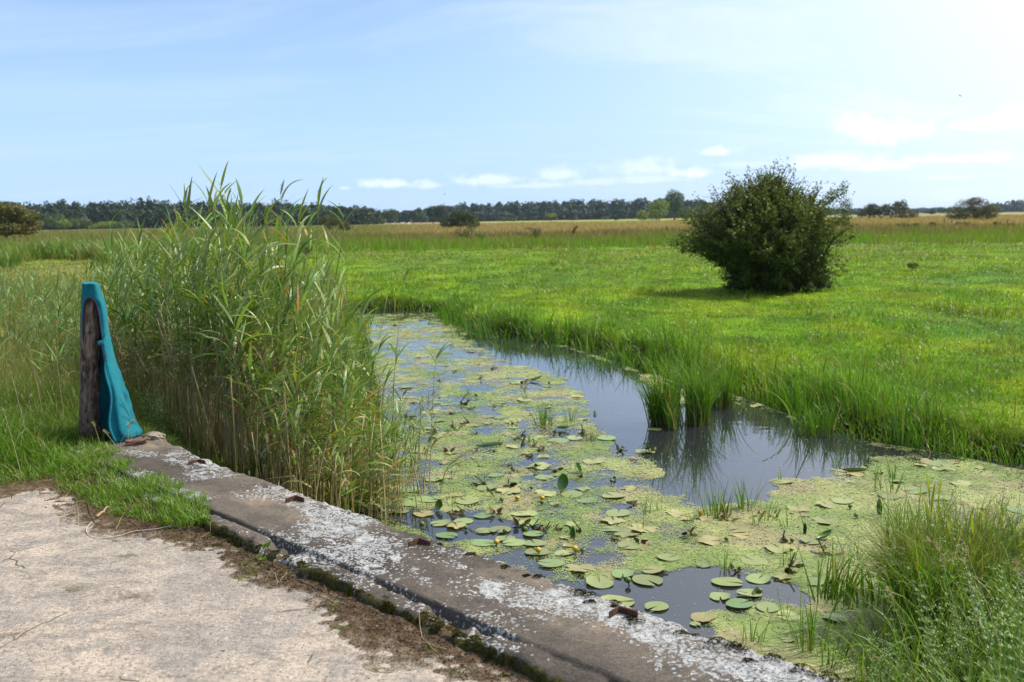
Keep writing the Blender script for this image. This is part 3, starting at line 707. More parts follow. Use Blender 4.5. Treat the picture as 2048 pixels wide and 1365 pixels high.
def build_meadow_grass():
    mb = MB()
    # short sward
    P, d = polar(330000, 9.5, 125); P, sd = place(P); s, n = SN(P)
    x, y = P[:, 0], P[:, 1]
    leftwild = (x / y < -0.20) & (y < 30)
    keep = (sd > 0.15) & (n > 2.4) & ~leftwild; P, d, sd, x, y = P[keep], d[keep], sd[keep], x[keep], y[keep]; N = len(P)
    tuss = fbm(x * 1.1, y * 0.8, 101, 3); pat = fbm(x * 0.25, y * 0.15, 102, 3)
    H = (0.05 + 0.13 * sstep(tuss, 0.45, 0.8) + 0.08 * sstep(pat, 0.5, 0.75)) * rng.uniform(.6, 1.3, N) * (1 + 1.0 * sstep(d, 45, 110))
    H *= 1 + .5 * (1 - sstep(sd, 0.3, 1.0))
    Wd = np.maximum(0.006, 0.00105 * d) * rng.uniform(.7, 1.3, N)
    col = hue(field_color(x, y), rng, .28); yel = rng.random(N) < 0.05; col[yel] = lerp(col[yel], [0.30, 0.27, 0.10], .7)
    blades(mb, P, H, Wd, rng.uniform(0, 2 * np.pi, N), rng.uniform(0.1, 0.9, N), rng.uniform(0.2, 1.2, N), 3, col, tip=col * 1.2, twist=rng.normal(0, .5, N))
    q = rng.random(N) < .032; blades(mb, P[q], H[q] * rng.uniform(1.6, 2.8, q.sum()), Wd[q] * .6, rng.uniform(0, 6.3, q.sum()), rng.uniform(0, .35, q.sum()), .2, 3, lerp([.26, .20, .09], [.20, .22, .06], rng.random((q.sum(), 1))), tip=[.30, .21, .11])
    # taller fringe along the banks, leaning over the water
    P, d = polar(150000, 9.0, 32); P, sd = place(P); s, n = SN(P); x, y = P[:, 0], P[:, 1]
    keep = (sd > -0.05) & (sd < .85) & (n > 2.4) & ~((x / y < -0.10) & (y < 22)) & (rng.random(len(P)) < np.clip(1.1 - sd * 1.2, 0, .8)); P, d, sd = P[keep], d[keep], sd[keep]
    N = len(P); x, y = P[:, 0], P[:, 1]; tuss = fbm(x * 1.6, y * 1.1, 103, 3)
    H = (0.14 + 0.42 * sstep(tuss, 0.38, 0.72)) * rng.uniform(.45, 1.2, N) * (1 - 0.5 * sstep(sd, .5, 1.2))
    c = lerp([0.045, 0.125, 0.012], [0.12, 0.23, 0.015], rng.random(N)[:, None]); st = rng.random(N) < 0.05; c[st] = [0.36, 0.30, 0.14]
    yw = rng.uniform(0, 2 * np.pi, N); cl = rng.random(N) < .5; yw[cl] = (fbm(x * 2.6, y * 1.7, 104, 2) * 14)[cl] + rng.normal(0, .4, cl.sum()); H = H * (.6 + .8 * vnoise(x * 4.5, y * 3.2, 106)); over = rng.random(N) < .35; yw[over] = rng.normal(math.pi * 1.22, .7, over.sum())
    blades(mb, P, H, np.maximum(0.010, 0.0011 * d) * rng.uniform(.7, 1.4, N), yw, rng.uniform(0.0, 0.30, N), rng.uniform(0.1, 1.5, N) ** 1.3, 5, c, tip=c * 1.2, twist=rng.normal(0, .6, N))
    tag(mb.build('meadow_grass', M_GRASS), kind='stuff')
    # the ripe field beyond: tall stems, rusty then tan
    mb = MB(); P, d = polar(120000, 70, 480); P, sd = place(P); N = len(P); x, y = P[:, 0], P[:, 1]
    col = hue(field_color(x, y), rng, .22); strip = sstep(y, 420, 440) * sstep(x, -40, 10) * (1 - sstep(x, 120, 170)); keep = strip < .5
    pat = fbm(x * 0.06, y * 0.05, 105, 3)
    H = rng.uniform(.35, .8, N) * (0.6 + 0.8 * pat); Wd = 0.0011 * d * rng.uniform(.6, 1.2, N)
    blades(mb, P[keep], H[keep], Wd[keep], rng.uniform(0, 6.3, N)[keep], rng.uniform(0, .3, N)[keep], rng.uniform(0, .6, N)[keep], 2, col[keep], tip=(col * 1.1)[keep])
    tag(mb.build('ripe_grass', M_GRASS), kind='stuff')

def build_left_grass():
    mb = MB()
    # rank grass behind the post, green with straw-coloured flowering stems
    P, d = polar(120000, 6.6, 34, -0.66, -0.17); P, sd = place(P); s, n = SN(P); x, y = P[:, 0], P[:, 1]; a = x / y
    keep = (s < -1.35 - 0.5 * np.clip(n, 0, 1)) & (sd > -0.3) & ((a < -0.335) | (y > 13) | (rng.random(len(P)) < 0.25))
    P, d, s, n = P[keep], d[keep], s[keep], n[keep]; N = len(P); x, y = P[:, 0], P[:, 1]
    far = sstep(d, 8.0, 11.0); pat = fbm(x * 1.1, y * 0.9, 111, 3); clump = fbm(x * 0.5, y * 0.35, 112, 3)
    H = (0.20 + 0.42 * far + 0.45 * (pat - .35)) * rng.uniform(.6, 1.25, N); H = np.where((s > -2.7) & (n > -.6), H * .5, H)
    c = lerp([0.07, 0.15, 0.018], [0.15, 0.23, 0.03], rng.random(N)[:, None]); c = lerp(c, [0.16, 0.19, 0.06], sstep(clump, .45, .7)[:, None] * .8)
    st = rng.random(N) < 0.12 + 0.16 * far; c[st] = lerp([0.33, 0.25, 0.10], [0.20, 0.17, 0.06], rng.random(st.sum())[:, None])
    W_ = np.maximum(0.006, 0.0009 * d) * rng.uniform(.6, 1.4, N); W_[st] *= .5; H[st] *= 1.25
    yw = rng.uniform(0, 6.3, N); lean = rng.uniform(0.05, .45, N); cur = rng.uniform(.2, 1.5, N); cur[st] *= .3
    blades(mb, P, H, W_, yw, lean, cur, 5, c, tip=lerp(c, [0.28, 0.28, 0.08], .25), twist=rng.normal(0, .5, N))
    # grass on the shoulder of the road
    N = 42000; S_ = rng.uniform(-3.4, -0.2, N); n_ = rng.uniform(-4.0, 0.25, N); edge = -0.62 + (fbm(n_ * 1.7, n_ * 0 + 2, 113, 3) - .5) * .55
    keep = (S_ < edge + 0.30 * rng.normal(size=N) * (rng.random(N) < .15)) & ~((S_ > -2.0) & (n_ > -.45) & (S_ > -1.45)); S_, n_, edge = S_[keep], n_[keep], edge[keep]; N = len(S_)
    P = np.array(K0 * [1, 1, 0]) + S_[:, None] * KD + n_[:, None] * KN; gz, _ = ground_z(P); P[:, 2] = np.where(n_ < -.42, np.maximum(dirt_h(S_, n_), -0.01), gz)
    deep = sstep(edge - S_, 0.05, 0.9); d = np.hypot(P[:, 0], P[:, 1])
    H = (0.08 + 0.32 * deep * sstep(-n_, .35, 1.0) + .07 * deep) * rng.uniform(.5, 1.3, N); c = lerp([0.06, 0.14, 0.010], [0.13, 0.23, 0.016], rng.random(N)[:, None])
    st = rng.random(N) < .07; c[st] = [0.34, 0.27, 0.12]
    blades(mb, P, H, rng.uniform(.004, .0085, N), rng.uniform(0, 6.3, N), rng.uniform(.05, .55, N), rng.uniform(.3, 1.7, N), 5, c, tip=c * 1.2, twist=rng.normal(0, .5, N))
    # low turf creeping over the kerb's far end and down onto the soil
    N = 17000; S_ = rng.uniform(-1.0, 1.25, N); n_ = rng.uniform(-1.0, -0.2, N)
    cen = np.interp(S_, [-1, -.5, 0, .5, .9, 1.1, 1.25], [-.50, -.55, -.56, -.55, -.55, -.56, -.55]); wid = np.interp(S_, [-1, -.5, 0, .5, .85, 1.08, 1.25], [.34, .26, .22, .205, .17, .10, .0])
    q = np.abs(n_ - cen) / (wid * (0.55 + 0.9 * fbm(S_ * 5, n_ * 5, 114, 3)) + 1e-3); keep = (q < 1) & (rng.random(N) < .25 + 1.6 * sstep(fbm(S_ * 8, n_ * 8, 119, 3), .38, .55)); S_, n_, q = S_[keep], n_[keep], q[keep]; N = len(S_)
    P = np.array(K0 * [1, 1, 0]) + S_[:, None] * KD + n_[:, None] * KN
    P[:, 2] = np.where(n_ > -0.44, 0.062, np.where(n_ > -0.56, 0.05 - 0.1 * np.clip(-.46 - n_, 0, 1) + 0.0, np.clip(0.045 - (-.56 - n_) * .18, 0.0, .05)))
    H = rng.uniform(.03, .11, N) * (1.15 - .6 * q) * (.5 + 1.0 * fbm(S_ * 6, n_ * 6, 117, 3)) ; c = lerp([0.075, 0.17, 0.010], [0.17, 0.28, 0.018], rng.random(N)[:, None]); st = rng.random(N) < .04; c[st] = [0.34, 0.26, 0.12]
    blades(mb, P, H, rng.uniform(.003, .006, N), rng.uniform(0, 6.3, N), rng.uniform(.1, .8, N), rng.uniform(.2, 1.4, N), 4, c, tip=c * 1.15, twist=rng.normal(0, .5, N))
    tag(mb.build('verge_grass', M_GRASS), kind='stuff')
    # weeds and grass between the kerb and the reeds
    mb = MB(); N = 30000; S_ = rng.uniform(-1.6, 0.9, N); n_ = rng.uniform(0.16, 2.3, N); P = np.array(K0 * [1, 1, 0]) + S_[:, None] * KD + n_[:, None] * KN
    P, sd = place(P[:, :2]); keep = (sd > -.15); P = P[keep]; N = len(P)
    ss2, nn2 = SN(P); H = rng.uniform(.15, .55, N) * np.where((ss2 < -.35) & (nn2 < 1.25), .32, 1); c = lerp([0.06, 0.13, 0.015], [0.14, 0.21, 0.03], rng.random(N)[:, None]); st = rng.random(N) < .14; c[st] = [0.30, 0.22, 0.09]
    blades(mb, P, H, rng.uniform(.005, .011, N), rng.uniform(0, 6.3, N), rng.uniform(.05, .5, N), rng.uniform(.2, 1.7, N), 5, c, tip=c * 1.2, twist=rng.normal(0, .5, N))
    tag(mb.build('streamside_grass', M_GRASS), kind='stuff')
    # high green reed fringe far off to the left, along the stream's bend
    mb = MB(); N = 26000; a = rng.uniform(-0.62, -0.29, N); d = rng.uniform(46, 72, N) + fbm(a * 30, a * 0, 115, 3) * 22; P = np.stack([d * np.tan(a), d], 1); P, sd = place(P)
    H = rng.uniform(.6, 1.6, N) * (0.15 + 1.3 * fbm(P[:, 0] * .25, P[:, 1] * .16, 116, 3)) * sstep(-a, .30, .40); c = lerp([0.075, 0.14, 0.02], [0.17, 0.24, 0.04], rng.random(N)[:, None]); c = lerp(c, [.26, .21, .09], (fbm(P[:, 0] * .15, P[:, 1] * .2, 118, 3)[:, None] > .55) * rng.random((N, 1)) * .8)
    blades(mb, P, H, 0.0013 * d * rng.uniform(.7, 1.4, N), rng.uniform(0, 6.3, N), rng.uniform(0, .3, N), rng.uniform(.1, 1.4, N), 4, c, tip=c * 1.15, twist=rng.normal(0, .5, N))
    tag(mb.build('bankside_reeds', M_GRASS), kind='stuff')

def build_right_bank():
    mb = MB(); N = 40000; S_ = rng.uniform(2.2, 8.5, N); n_ = rng.uniform(0.1, 8.5, N); P = np.array(K0 * [1, 1, 0]) + S_[:, None] * KD + n_[:, None] * KN
    P, sd = place(P[:, :2]); s, n = SN(P); px_, py_ = proj(P)
    keep = (sd > -.05) & (rng.random(N) < 0.9) & ~((s < 4.5) & (n < .45)) & ((s > 3.4) | (n > 4.0)) & (P[:, 1] < 9.4) & (P[:, 0] / P[:, 1] < .72); P, sd = P[keep], sd[keep]; N = len(P); s, n = SN(P)
    edge = 1 - sstep(sd, .1, .7)
    H = (0.22 + .22 * edge + .22 * fbm(P[:, 0] * 2, P[:, 1] * 2, 121, 3)) * rng.uniform(.6, 1.25, N)
    c = lerp([0.05, 0.12, 0.010], [0.21, 0.32, 0.03], rng.random(N)[:, None]); st = rng.random(N) < .05; c[st] = [0.36, 0.29, 0.14]
    c = lerp(c, [0.12, 0.20, 0.06], .35 * (1 - edge)[:, None])
    blades(mb, P, H, rng.uniform(.005, .014, N), rng.uniform(0, 6.3, N), rng.uniform(.02, .5, N), rng.uniform(.2, 2.1, N), 6, c, tip=c * 1.15, twist=rng.normal(0, .6, N))
    tag(mb.build('bank_grass', M_GRASS), kind='stuff')

# ---------------------------------------------------------------- reeds
def reed_parts(r, h, nl, plume=False, top=False, dry=0.3, lean=None, lo=0.30, leaf_len=(.28, .48)):
    """one reed: stem curve, leaves set alternately up it, sometimes a dark plume"""
    lean = r.normal(0.05, .05) if lean is None else lean; az = r.uniform(0, 6.3)
    t = np.linspace(0, 1, 12); off = (lean * t + r.normal(0, .03) * np.sin(t * 4) + .05 * t ** 3) * h
    C = np.stack([np.cos(az) * off, np.sin(az) * off, h * t], 1)
    ms = MB(); tan = np.array([.44, .33, .17]); grn = np.array([.16, .21, .06]); cc = lerp(tan * r.uniform(.7, 1.15), grn, sstep(t, .35, .75)[:, None])
    tube(ms, C, np.linspace(.0050, .0018, 12), 5, cc)
    ml = MB(); tl = np.sort(r.uniform(lo, 0.985, nl)); tl[-3:] = [.94, .965, .985]
    az0 = r.uniform(0, 6.3); side = np.arange(nl) % 2
    yaw = az0 + side * math.pi + r.normal(0, .55, nl)
    wind = r.random(nl) < .45; yaw = np.where(wind, r.normal(0.35, .6, nl), yaw)
    P = np.stack([np.interp(tl, t, C[:, k]) for k in range(3)], 1)
    L = r.uniform(*leaf_len, nl) * np.interp(tl, [0, .5, .8, 1], [.8, 1, 1, .72]); Wd = L * r.uniform(.052, .082, nl)
    ln = r.uniform(.35, 1.15, nl) * np.interp(tl, [0, .8, 1], [1.1, 1, .5]); cv = r.uniform(.0, 1.4, nl)
    col = lerp([.11, .19, .03], [.22, .31, .05], r.random(nl)[:, None]); pale = r.random(nl) < .25; col[pale] = lerp(col[pale], [.22, .30, .14], .7)
    deadn = (tl < .5) & (r.random(nl) < dry + .25); col[deadn] = [.36, .26, .11]; cv = np.where(deadn, cv + 1.2, cv)
    odd = r.random(nl) < .02; col[odd] = [.45, .22, .04]
    blades(ml, P, L, Wd, yaw, ln, cv, 7, col, tip=lerp(col, [.20, .26, .06], .3), twist=r.normal(0, .5, nl), prof='leaf')
    mp = None
    if plume:
        mp = MB(); e = C[-1]; N = 70; tt = r.random(N) ** .8; dirn = np.array([math.cos(az) * .3 + .25, math.sin(az) * .3, 1.0])
        P = e + dirn * (tt[:, None] * .13) + r.normal(0, .003, (N, 3))
        tube(mp, np.array([e, e + dirn * .07, e + dirn * .13]), [.002, .0015, .001], 4, (.12, .09, .06))
        blades(mp, P, r.uniform(.03, .06, N) * (1.15 - tt), .004, r.normal(.4, 1.2, N), r.uniform(.1, .6, N), r.uniform(0, .6, N), 3, lerp([.07, .05, .04], [.20, .15, .10], r.random(N)[:, None]), prof='x')
    return ms, ml, mp
def reed_object(ms, ml, mp, loc, label, group=None, mleaf=None, name='reed'):
    e = empty(name, loc, label, 'reed', group); ms.build('stem', M_STEM, e); ml.build('leaves', mleaf or M_REED, e)
    if mp: mp.build('plume', M_GRASS, e)
    return e
def reed_height(a):
    return np.interp(a, [-.46, -.42, -.37, -.33, -.28, -.23, -.20, -.17, -.14, -.115], [1.45, 1.75, 2.1, 2.22, 2.30, 2.34, 2.25, 1.9, 1.45, .95])
def build_reeds():
    r = np.random.default_rng(11); protos = []
    lab = 'green common reed with tan lower stem in the dense stand beside the stream'; labp = 'reed carrying a dark brown plume in the dense stand beside the stream'
    grp = 'reeds of the dense stand by the stream'; grpp = 'plumed reeds of the dense stand by the stream'
    for k in range(16):
        ms, ml, mp = reed_parts(r, 2.4, 17 + k % 5, plume=(k >= 13), dry=.35, lo=.36 + .03 * (k % 4))
        protos.append((reed_object(ms, ml, mp, (0, 0, 0), labp if mp else lab, grpp if mp else grp), []))
    labl = 'short green reed leafy down to its foot, at the water side of the stand'; grpl = 'low leafy reeds at the water side of the stand'
    for k in range(6):
        ms, ml, mp = reed_parts(r, 2.4, 22, False, dry=.1, lo=.10, leaf_len=(.32, .6)); protos.append((reed_object(ms, ml, mp, (0, 0, 0), labl, grpl), []))
    protos = [(p, list(p.children)) for p, _ in protos]
    # where they stand: thick from the front edge back
    cand = np.stack([rng.uniform(-6.5, -.6, 9000), rng.uniform(6.6, 15, 9000)], 1); a = cand[:, 0] / cand[:, 1]; s, n = SN(cand); z, sd = ground_z(cand)
    front = np.interp(a, [-.44, -.36, -.28, -.2, -.1], [2.2, 1.25, .95, 1.0, 1.5])
    ok = (n > front) & (a > -.425) & (a < -.092) & (sd > -.6) & (cand[:, 1] < 13.5) & (s < .4)
    cand, z, a, n, sd = cand[ok], np.maximum(z[ok], -1.0), a[ok], n[ok], sd[ok]
    order = np.argsort(n - front[ok] + rng.random(len(n)) * 2.4); cand, z, a = cand[order], z[order], a[order]
    print('reed candidates', len(cand))
    NI = 285; first = set()
    for i in range(min(NI, len(cand))):
        k = 13 + int(rng.integers(3)) if rng.random() < .012 else int(rng.integers(13))
        if a[i] > -.205 and rng.random() < .75: k = 16 + int(rng.integers(6))
        h = float(reed_height(a[i])) * (rng.uniform(.55, .95) if rng.random() < .85 else rng.uniform(.95, 1.06)); sc = h / 2.4; loc = (*cand[i], z[i])
        rot = (rng.normal(0, .05), rng.normal(0.03, .06), rng.uniform(0, 6.3) if False else rng.normal(0, .8)); sv = (max(sc, .62) * rng.uniform(.9, 1.1),) * 2 + (sc,)
        p, kids = protos[k]
        if k not in first: first.add(k); p.location = loc; p.rotation_euler = rot; p.scale = sv
        else: dup(p, loc, rot, sv, kids=kids)
    for k in range(22):
        if k not in first:
            for c in protos[k][1]: bpy.data.objects.remove(c)
            bpy.data.objects.remove(protos[k][0])
    # the rest of the bed, and the looser reeds on the left, as one mass
    mb = MB(); lib = [reed_parts(r, 1.0, 12, plume=False, dry=.3, lo=.3, leaf_len=(.14, .22)) for k in range(10)]
    def stamp(P, H):
        for q in range(len(P)):
            for part in lib[rng.integers(10)]:
                if part is None: continue
                v = np.concatenate(part.v); c = np.concatenate(part.c); an = rng.normal(0, .9); ca, sa = math.cos(an), math.sin(an)
                h = H[q]; w = max(h, 1.3) if h > 1 else h * 1.4
                V = np.stack([(v[:, 0] * ca - v[:, 1] * sa) * w + v[:, 2] * h * .04, (v[:, 0] * sa + v[:, 1] * ca) * w, v[:, 2] * h], 1) + P[q]
                fs = part.f; mb.add(V, fs, c * rng.uniform(.75, 1.2))
    rest = cand[NI:NI + 270]; stamp(np.column_stack([rest, z[NI:NI + 270]]), reed_height(a[NI:NI + 270]) * rng.uniform(.55, .98, len(rest)))
    L = np.stack([rng.uniform(-14, -3.6, 4000), rng.uniform(8.4, 24, 4000)], 1); aa = L[:, 0] / L[:, 1]; ss_, _ = SN(L)
    L = L[(aa > -.62) & (aa < -.36) & (ss_ < -2.6)][:650]; zl, sl = ground_z(L); stamp(np.column_stack([L, zl]), rng.uniform(.8, 1.35, len(L)))
    for q in range(420):      # bare and snapped dry canes along the front of the bed
        i = int(rng.integers(0, min(430, len(cand)))); P = np.array([*(cand[i] + rng.normal(0, .12, 2)), z[i] - .05]); h = rng.uniform(.5, 1.5) * min(1, reed_height(a[i]) / 2.0); dv = np.array([rng.normal(.03, .14), rng.normal(0, .12), 1.0]); C = P + dv * (np.linspace(0, 1, 5) * h)[:, None]
        if rng.random() < .22: C = np.vstack([C, C[-1] + np.array([rng.normal(0, .2), rng.normal(0, .15), -.12]), C[-1] + np.array([rng.normal(0, .3), rng.normal(0, .2), -.34])])
        tube(mb, C, rng.uniform(.0032, .0052), 4, lerp([.30, .21, .10], [.56, .44, .25], rng.random()))
    tag(mb.build('reed_bed', M_REED), kind='stuff')
    # single tall flowering reeds that overtop the rest, each known by where its plume stands out
    def single(bx, by, tx, ty, D, lab, plume=True, nl=11, seed=0):
        x, y = bearing(bx, D); z = float(ground_z(np.array([[x, y]]))[0][0]); n = FW * [1, 1, 0]; n = n / np.linalg.norm(n)
        T = at_plane(tx, ty, np.array([x, y, z]), n); h = T[2] - z - (.2 if plume else 0)
        rr = np.random.default_rng(seed); ms, ml, mp = reed_parts(rr, h, nl, plume, lean=.02, lo=.45, leaf_len=(.3, .46))
        e = reed_object(ms, ml, mp, (x, y, z), lab); e.rotation_euler = (0, (T[0] - x) / h * .9, 0)
    single(560, 438, 552, 348, 9.4, 'tallest reed of the stand, its dark plume highest against the sky', seed=5)
    single(372, 438, 378, 362, 9.6, 'tall reed with slim dark plume over the left of the stand', seed=8)
    single(628, 438, 630, 356, 9.8, 'tall reed with drooping brown plume on the right shoulder of the stand', seed=12)
    single(425, 438, 430, 372, 9.5, 'tall leafy reed without plume between two plumed reeds', False, 12, 14)
    single(460, 438, 470, 405, 9.2, 'reed with brown plume just below the skyline of the stand', True, 12, 15)
    single(690, 438, 714, 430, 10.5, 'tall leafy reed leaning out at the right of the stand', False, 12, 16)
    single(760, 438, 800, 520, 11.0, 'bent dry reed with brown tuft leaning over the water', True, 5, 17)
    # the lone reed out in the lily pads
    P = at(858, 990, Z_W); rr = np.random.default_rng(31); h = 1.30
    ms, ml, mp = reed_parts(rr, h, 8, False, lean=.03, dry=0, lo=.3, leaf_len=(.26, .36)); e = reed_object(ms, ml, mp, P, 'slender lone green reed standing among the lily pads'); e.rotation_euler = (0, .02, 0)
    P = at(880, 985, Z_W); rr = np.random.default_rng(33); ml = MB(); ms = MB(); C = spline([(0, 0, 0), (.06, .05, .2), (.16, .05, .30)], 10); tube(ms, C, .004, 5, (.2, .2, .06))
    nl = 9; tl = np.linspace(.4, 1, nl); Pn = C[(tl * 9).astype(int)]
    blades(ml, Pn, rr.uniform(.28, .4, nl), .026, rr.normal(-.1, .7, nl), rr.uniform(.7, 1.2, nl), rr.uniform(.3, 1.0, nl), 7, lerp([.14, .22, .03], [.38, .36, .06], rr.random(nl)[:, None]), prof='leaf', twist=rr.normal(0, .4, nl))
    reed_object(ms, ml, None, P, 'short yellowing reed sprawling low over the pads beside the lone reed')
    # dead canes slanting out of the bed over the water
    for k, (b, t_) in enumerate((((745, 985), (905, 735)), ((735, 960), (818, 800)), ((760, 1000), (930, 905)), ((720, 900), (775, 590)))):
        A = at(*b, -.8); n = FW * [1, 1, 0]; B = at_plane(*t_, A + [0.1, 0.3, 0], n / np.linalg.norm(n)); mb = MB()
        tube(mb, spline([A - A, (B - A) * .5 + [0, 0, .05], B - A], 10), np.linspace(.004, .002, 10), 5, (.36, .29, .19)); o = mb.build('dead_cane', M_STEM); o.location = [float(q) for q in A]
        tag(o, ['long pale dead cane slanting right across the lily pads', 'short pale dead cane slanting out of the reed base', 'low dead cane lying out over the pads near the kerb', 'upright grey dead cane at the right edge of the reeds'][k], 'cane')

# ---------------------------------------------------------------- plants in and by the water
def tuft_mesh(r, N, rad, H, Wd, spread=.5, curve=1.0, c0=(.06, .14, .015), c1=(.13, .24, .02), straw=.05, k=6):
    mb = MB(); a = r.uniform(0, 6.3, N); rr = rad * np.sqrt(r.random(N)); P = np.stack([np.cos(a) * rr, np.sin(a) * rr, np.zeros(N) - .02], 1)
    if 100 < N < 600:      # several smaller clumps grown together
        m = 13; ca = r.uniform(0, 6.3, m); cr = rad * 1.15 * np.sqrt(r.random(m)); g = r.integers(m, size=N); hh = r.uniform(.5, 1.15, m); ld = r.uniform(0, 6.3, m); P = np.stack([np.cos(ca[g]) * cr[g] * 1.3, np.sin(ca[g]) * cr[g], np.zeros(N) - .02], 1) + r.normal(0, rad * .14, (N, 3)) * [1, 1, 0]; a = np.where(r.random(N) < .55, ld[g], a); rr = rad * r.uniform(.1, 1, N); H = H * hh[g]
    c = lerp(c0, c1, r.random(N)[:, None]); st = r.random(N) < straw; c[st] = [.34, .25, .10]
    yaw = a + r.normal(0, .9, N); out = rr / rad
    blades(mb, P, H * r.uniform(.5, 1.1, N), Wd * r.uniform(.7, 1.3, N), yaw, spread * out * r.uniform(.3, 1, N), curve * r.uniform(0, 1, N) ** 1.5, k, c, tip=c * 1.15, twist=r.normal(0, .6, N), base=lerp(c, [.20, .14, .08], .45))
    return mb
def build_tufts():
    specs = [ # px, py of the foot, blades, radius, height, blade width, label
        (1366, 850, 590, .25, 1.0, .015, 'largest green sedge clump, standing in the stream off the far bank'),
        (1400, 812, 480, .28, .90, .014, 'broad green sedge clump between the largest clump and the bank'),
        (1632, 868, 110, .15, .55, .014, 'stiff upright sedge clump reflected in dark water by the far bank'),
        (1088, 850, 75, .11, .38, .008, 'dense pale green sedge clump among the lily pads'),
        (1140, 845, 26, .07, .36, .008, 'thin sedge clump just right of the dense pale clump'),
        (1181, 882, 26, .05, .28, .008, 'small sedge clump beside a lily pad at the edge of open water'),
        (1435, 1030, 42, .12, .34, .012, 'dark green blades in a fan at the near edge of open water'),
        (1492, 1018, 26, .07, .38, .011, 'tall narrow sedge clump right of the fan of dark blades'),
        (1530, 1042, 16, .08, .30, .010, 'sparse sedge over a dark patch of weed'),
        (1290, 1030, 7, .04, .22, .009, 'pair of short thin blades in the duckweed left of the fan'),
        (1322, 1022, 7, .03, .26, .009, 'few thin upright blades near the fan of dark sedge'),
        (1575, 1055, 6, .05, .20, .009, 'single leaning blades rising from pale duckweed'),
        (1615, 1060, 5, .03, .22, .009, 'thin straight shoots in duckweed toward the right bank'),
        (1772, 985, 16, .10, .30, .012, 'upright broad blades in duckweed beyond the tussock'),
        (1745, 960, 8, .05, .24, .009, 'slight sedge beside the broad blades beyond the tussock'),
        (1505, 1285, 12, .06, .22, .008, 'short blades growing against the kerb at its near end'),
        (1625, 1300, 26, .10, .48, .010, 'tall arching blades rising from water next to the kerb'),
        (1660, 1325, 22, .10, .42, .010, 'arching blades closest to the kerb by the right bank'),
        (1560, 960, 5, .03, .2, .008, 'two thin blades at the far edge of the duckweed'),
        (935, 790, 6, .04, .2, .012, 'stubby dark blades poking through pads upstream of the lone reed'),
        (1670, 930, 7, .05, .22, .009, 'few thin blades before the stiff upright clump'), (1380, 985, 5, .03, .24, .008, 'two fine blades rising from open water left of the fan'), (1050, 800, 7, .04, .2, .010, 'little sprig among pads above the pale clump'),
        (1790, 960, 9, .06, .3, .010, 'slanting blades in the duckweed left of the right tussock'), (1570, 1240, 6, .04, .25, .007, 'fine sprig over the dark hole near the kerb'), (1705, 1120, 10, .06, .3, .010, 'upright sprig of sedge just off the right bank'), (905, 1015, 6, .04, .18, .008, 'sprig of thin blades close below the lone reed'),
    ]
    for i, (x, y, N, rad, H, w, lab) in enumerate(specs):
        r = np.random.default_rng(200 + i); P = at(x, y, Z_W)
        mb = tuft_mesh(r, N, rad, H, w, spread=.42 if N > 100 else .5, curve=1.7 if N > 100 else 1.0, c0=(.05, .13, .012), c1=(.14, .26, .02)); o = mb.build('sedge', M_GRASS); o.location = [float(q) for q in P]; tag(o, lab, 'sedge')
    for k in range(26):
        r = np.random.default_rng(270 + k); x, y = [(r.uniform(830, 1180), r.uniform(740, 1010)), (r.uniform(1250, 1680), r.uniform(1015, 1160)), (r.uniform(1720, 2030), r.uniform(940, 1040))][k % 3]
        P = at(x, y, Z_W); o = tuft_mesh(r, int(r.integers(3, 8)), .035, r.uniform(.14, .3), .009, .5, 1.0, (.06, .14, .02), (.16, .27, .03)).build('sedge', M_GRASS); o.location = [float(q) for q in P]; tag(o, 'thin sprig of green blades poking through the floating weed', 'sedge', 'thin sprigs in the floating weed')
    # clumps that stand out on the far bank
    for i, (x, y, N, rad, H, lab) in enumerate([(1180, 700, 260, .28, .85, 'blue green sedge clump with long arching blades on the far bank'), (1060, 668, 300, .35, .9, 'dark tall sedge clump on the bend of the far bank'),
                                           (940, 650, 240, .35, .75, 'tall grass clump where the stream bends away'), (1800, 840, 30, .06, .9, 'few very tall blades standing over the far bank')]):
        r = np.random.default_rng(260 + i); P = at(x, y, -.62); P[2] = ground_z(P[None, :2])[0][0]; mb = tuft_mesh(r, N, rad, H, .016, .5, 1.3, (.04, .12, .025), (.09, .2, .03)); o = mb.build('sedge', M_GRASS); o.location = [float(q) for q in P]; tag(o, lab, 'sedge')
    # two broad single leaves arching from the bank
    for i, (b, t_, lab) in enumerate([((1585, 850), (1505, 788), 'one pale broad blade arching left over the water from the far bank'), ((1632, 868), (1572, 735), 'one long dark blade slanting up left out of the far bank')]):
        A = at(*b, Z_W); n = FW * [1, 1, 0]; B = at_plane(*t_, A, n / np.linalg.norm(n)); v = B - A; mb = MB(); L = np.linalg.norm(v) * (1.15 if i == 0 else 1.02); th = math.atan2(-v[0], v[2])
        blades(mb, np.zeros((1, 3)), L, .035 if i == 0 else .03, math.pi, th * (.25 if i == 0 else .9), th * (1.75 if i == 0 else .15), 9, (.16, .22, .10) if i == 0 else (.05, .13, .03), twist=.5)
        o = mb.build('sedge', M_GRASS); o.location = [float(q) for q in A]; tag(o, lab, 'sedge')
    # big tussock on the near right bank
    r = np.random.default_rng(300); P = at(1905, 1195, -.75); P[2] = ground_z(P[None, :2])[0][0]
    e = empty('grass_tussock', P, 'big domed tussock of fine brown green grass on the near right bank', 'tussock')
    tuft_mesh(r, 2300, .34, .60, .0070, 1.05, 2.1, (.065, .10, .02), (.20, .24, .05), .10, 7).build('dome', M_GRASS, e)
    tuft_mesh(r, 590, .52, .55, .014, .6, 1.3, (.06, .15, .012), (.16, .28, .02), .03, 7).build('outer_blades', M_GRASS, e)
    # yellow shoots in and behind the tussock
    mbs = []
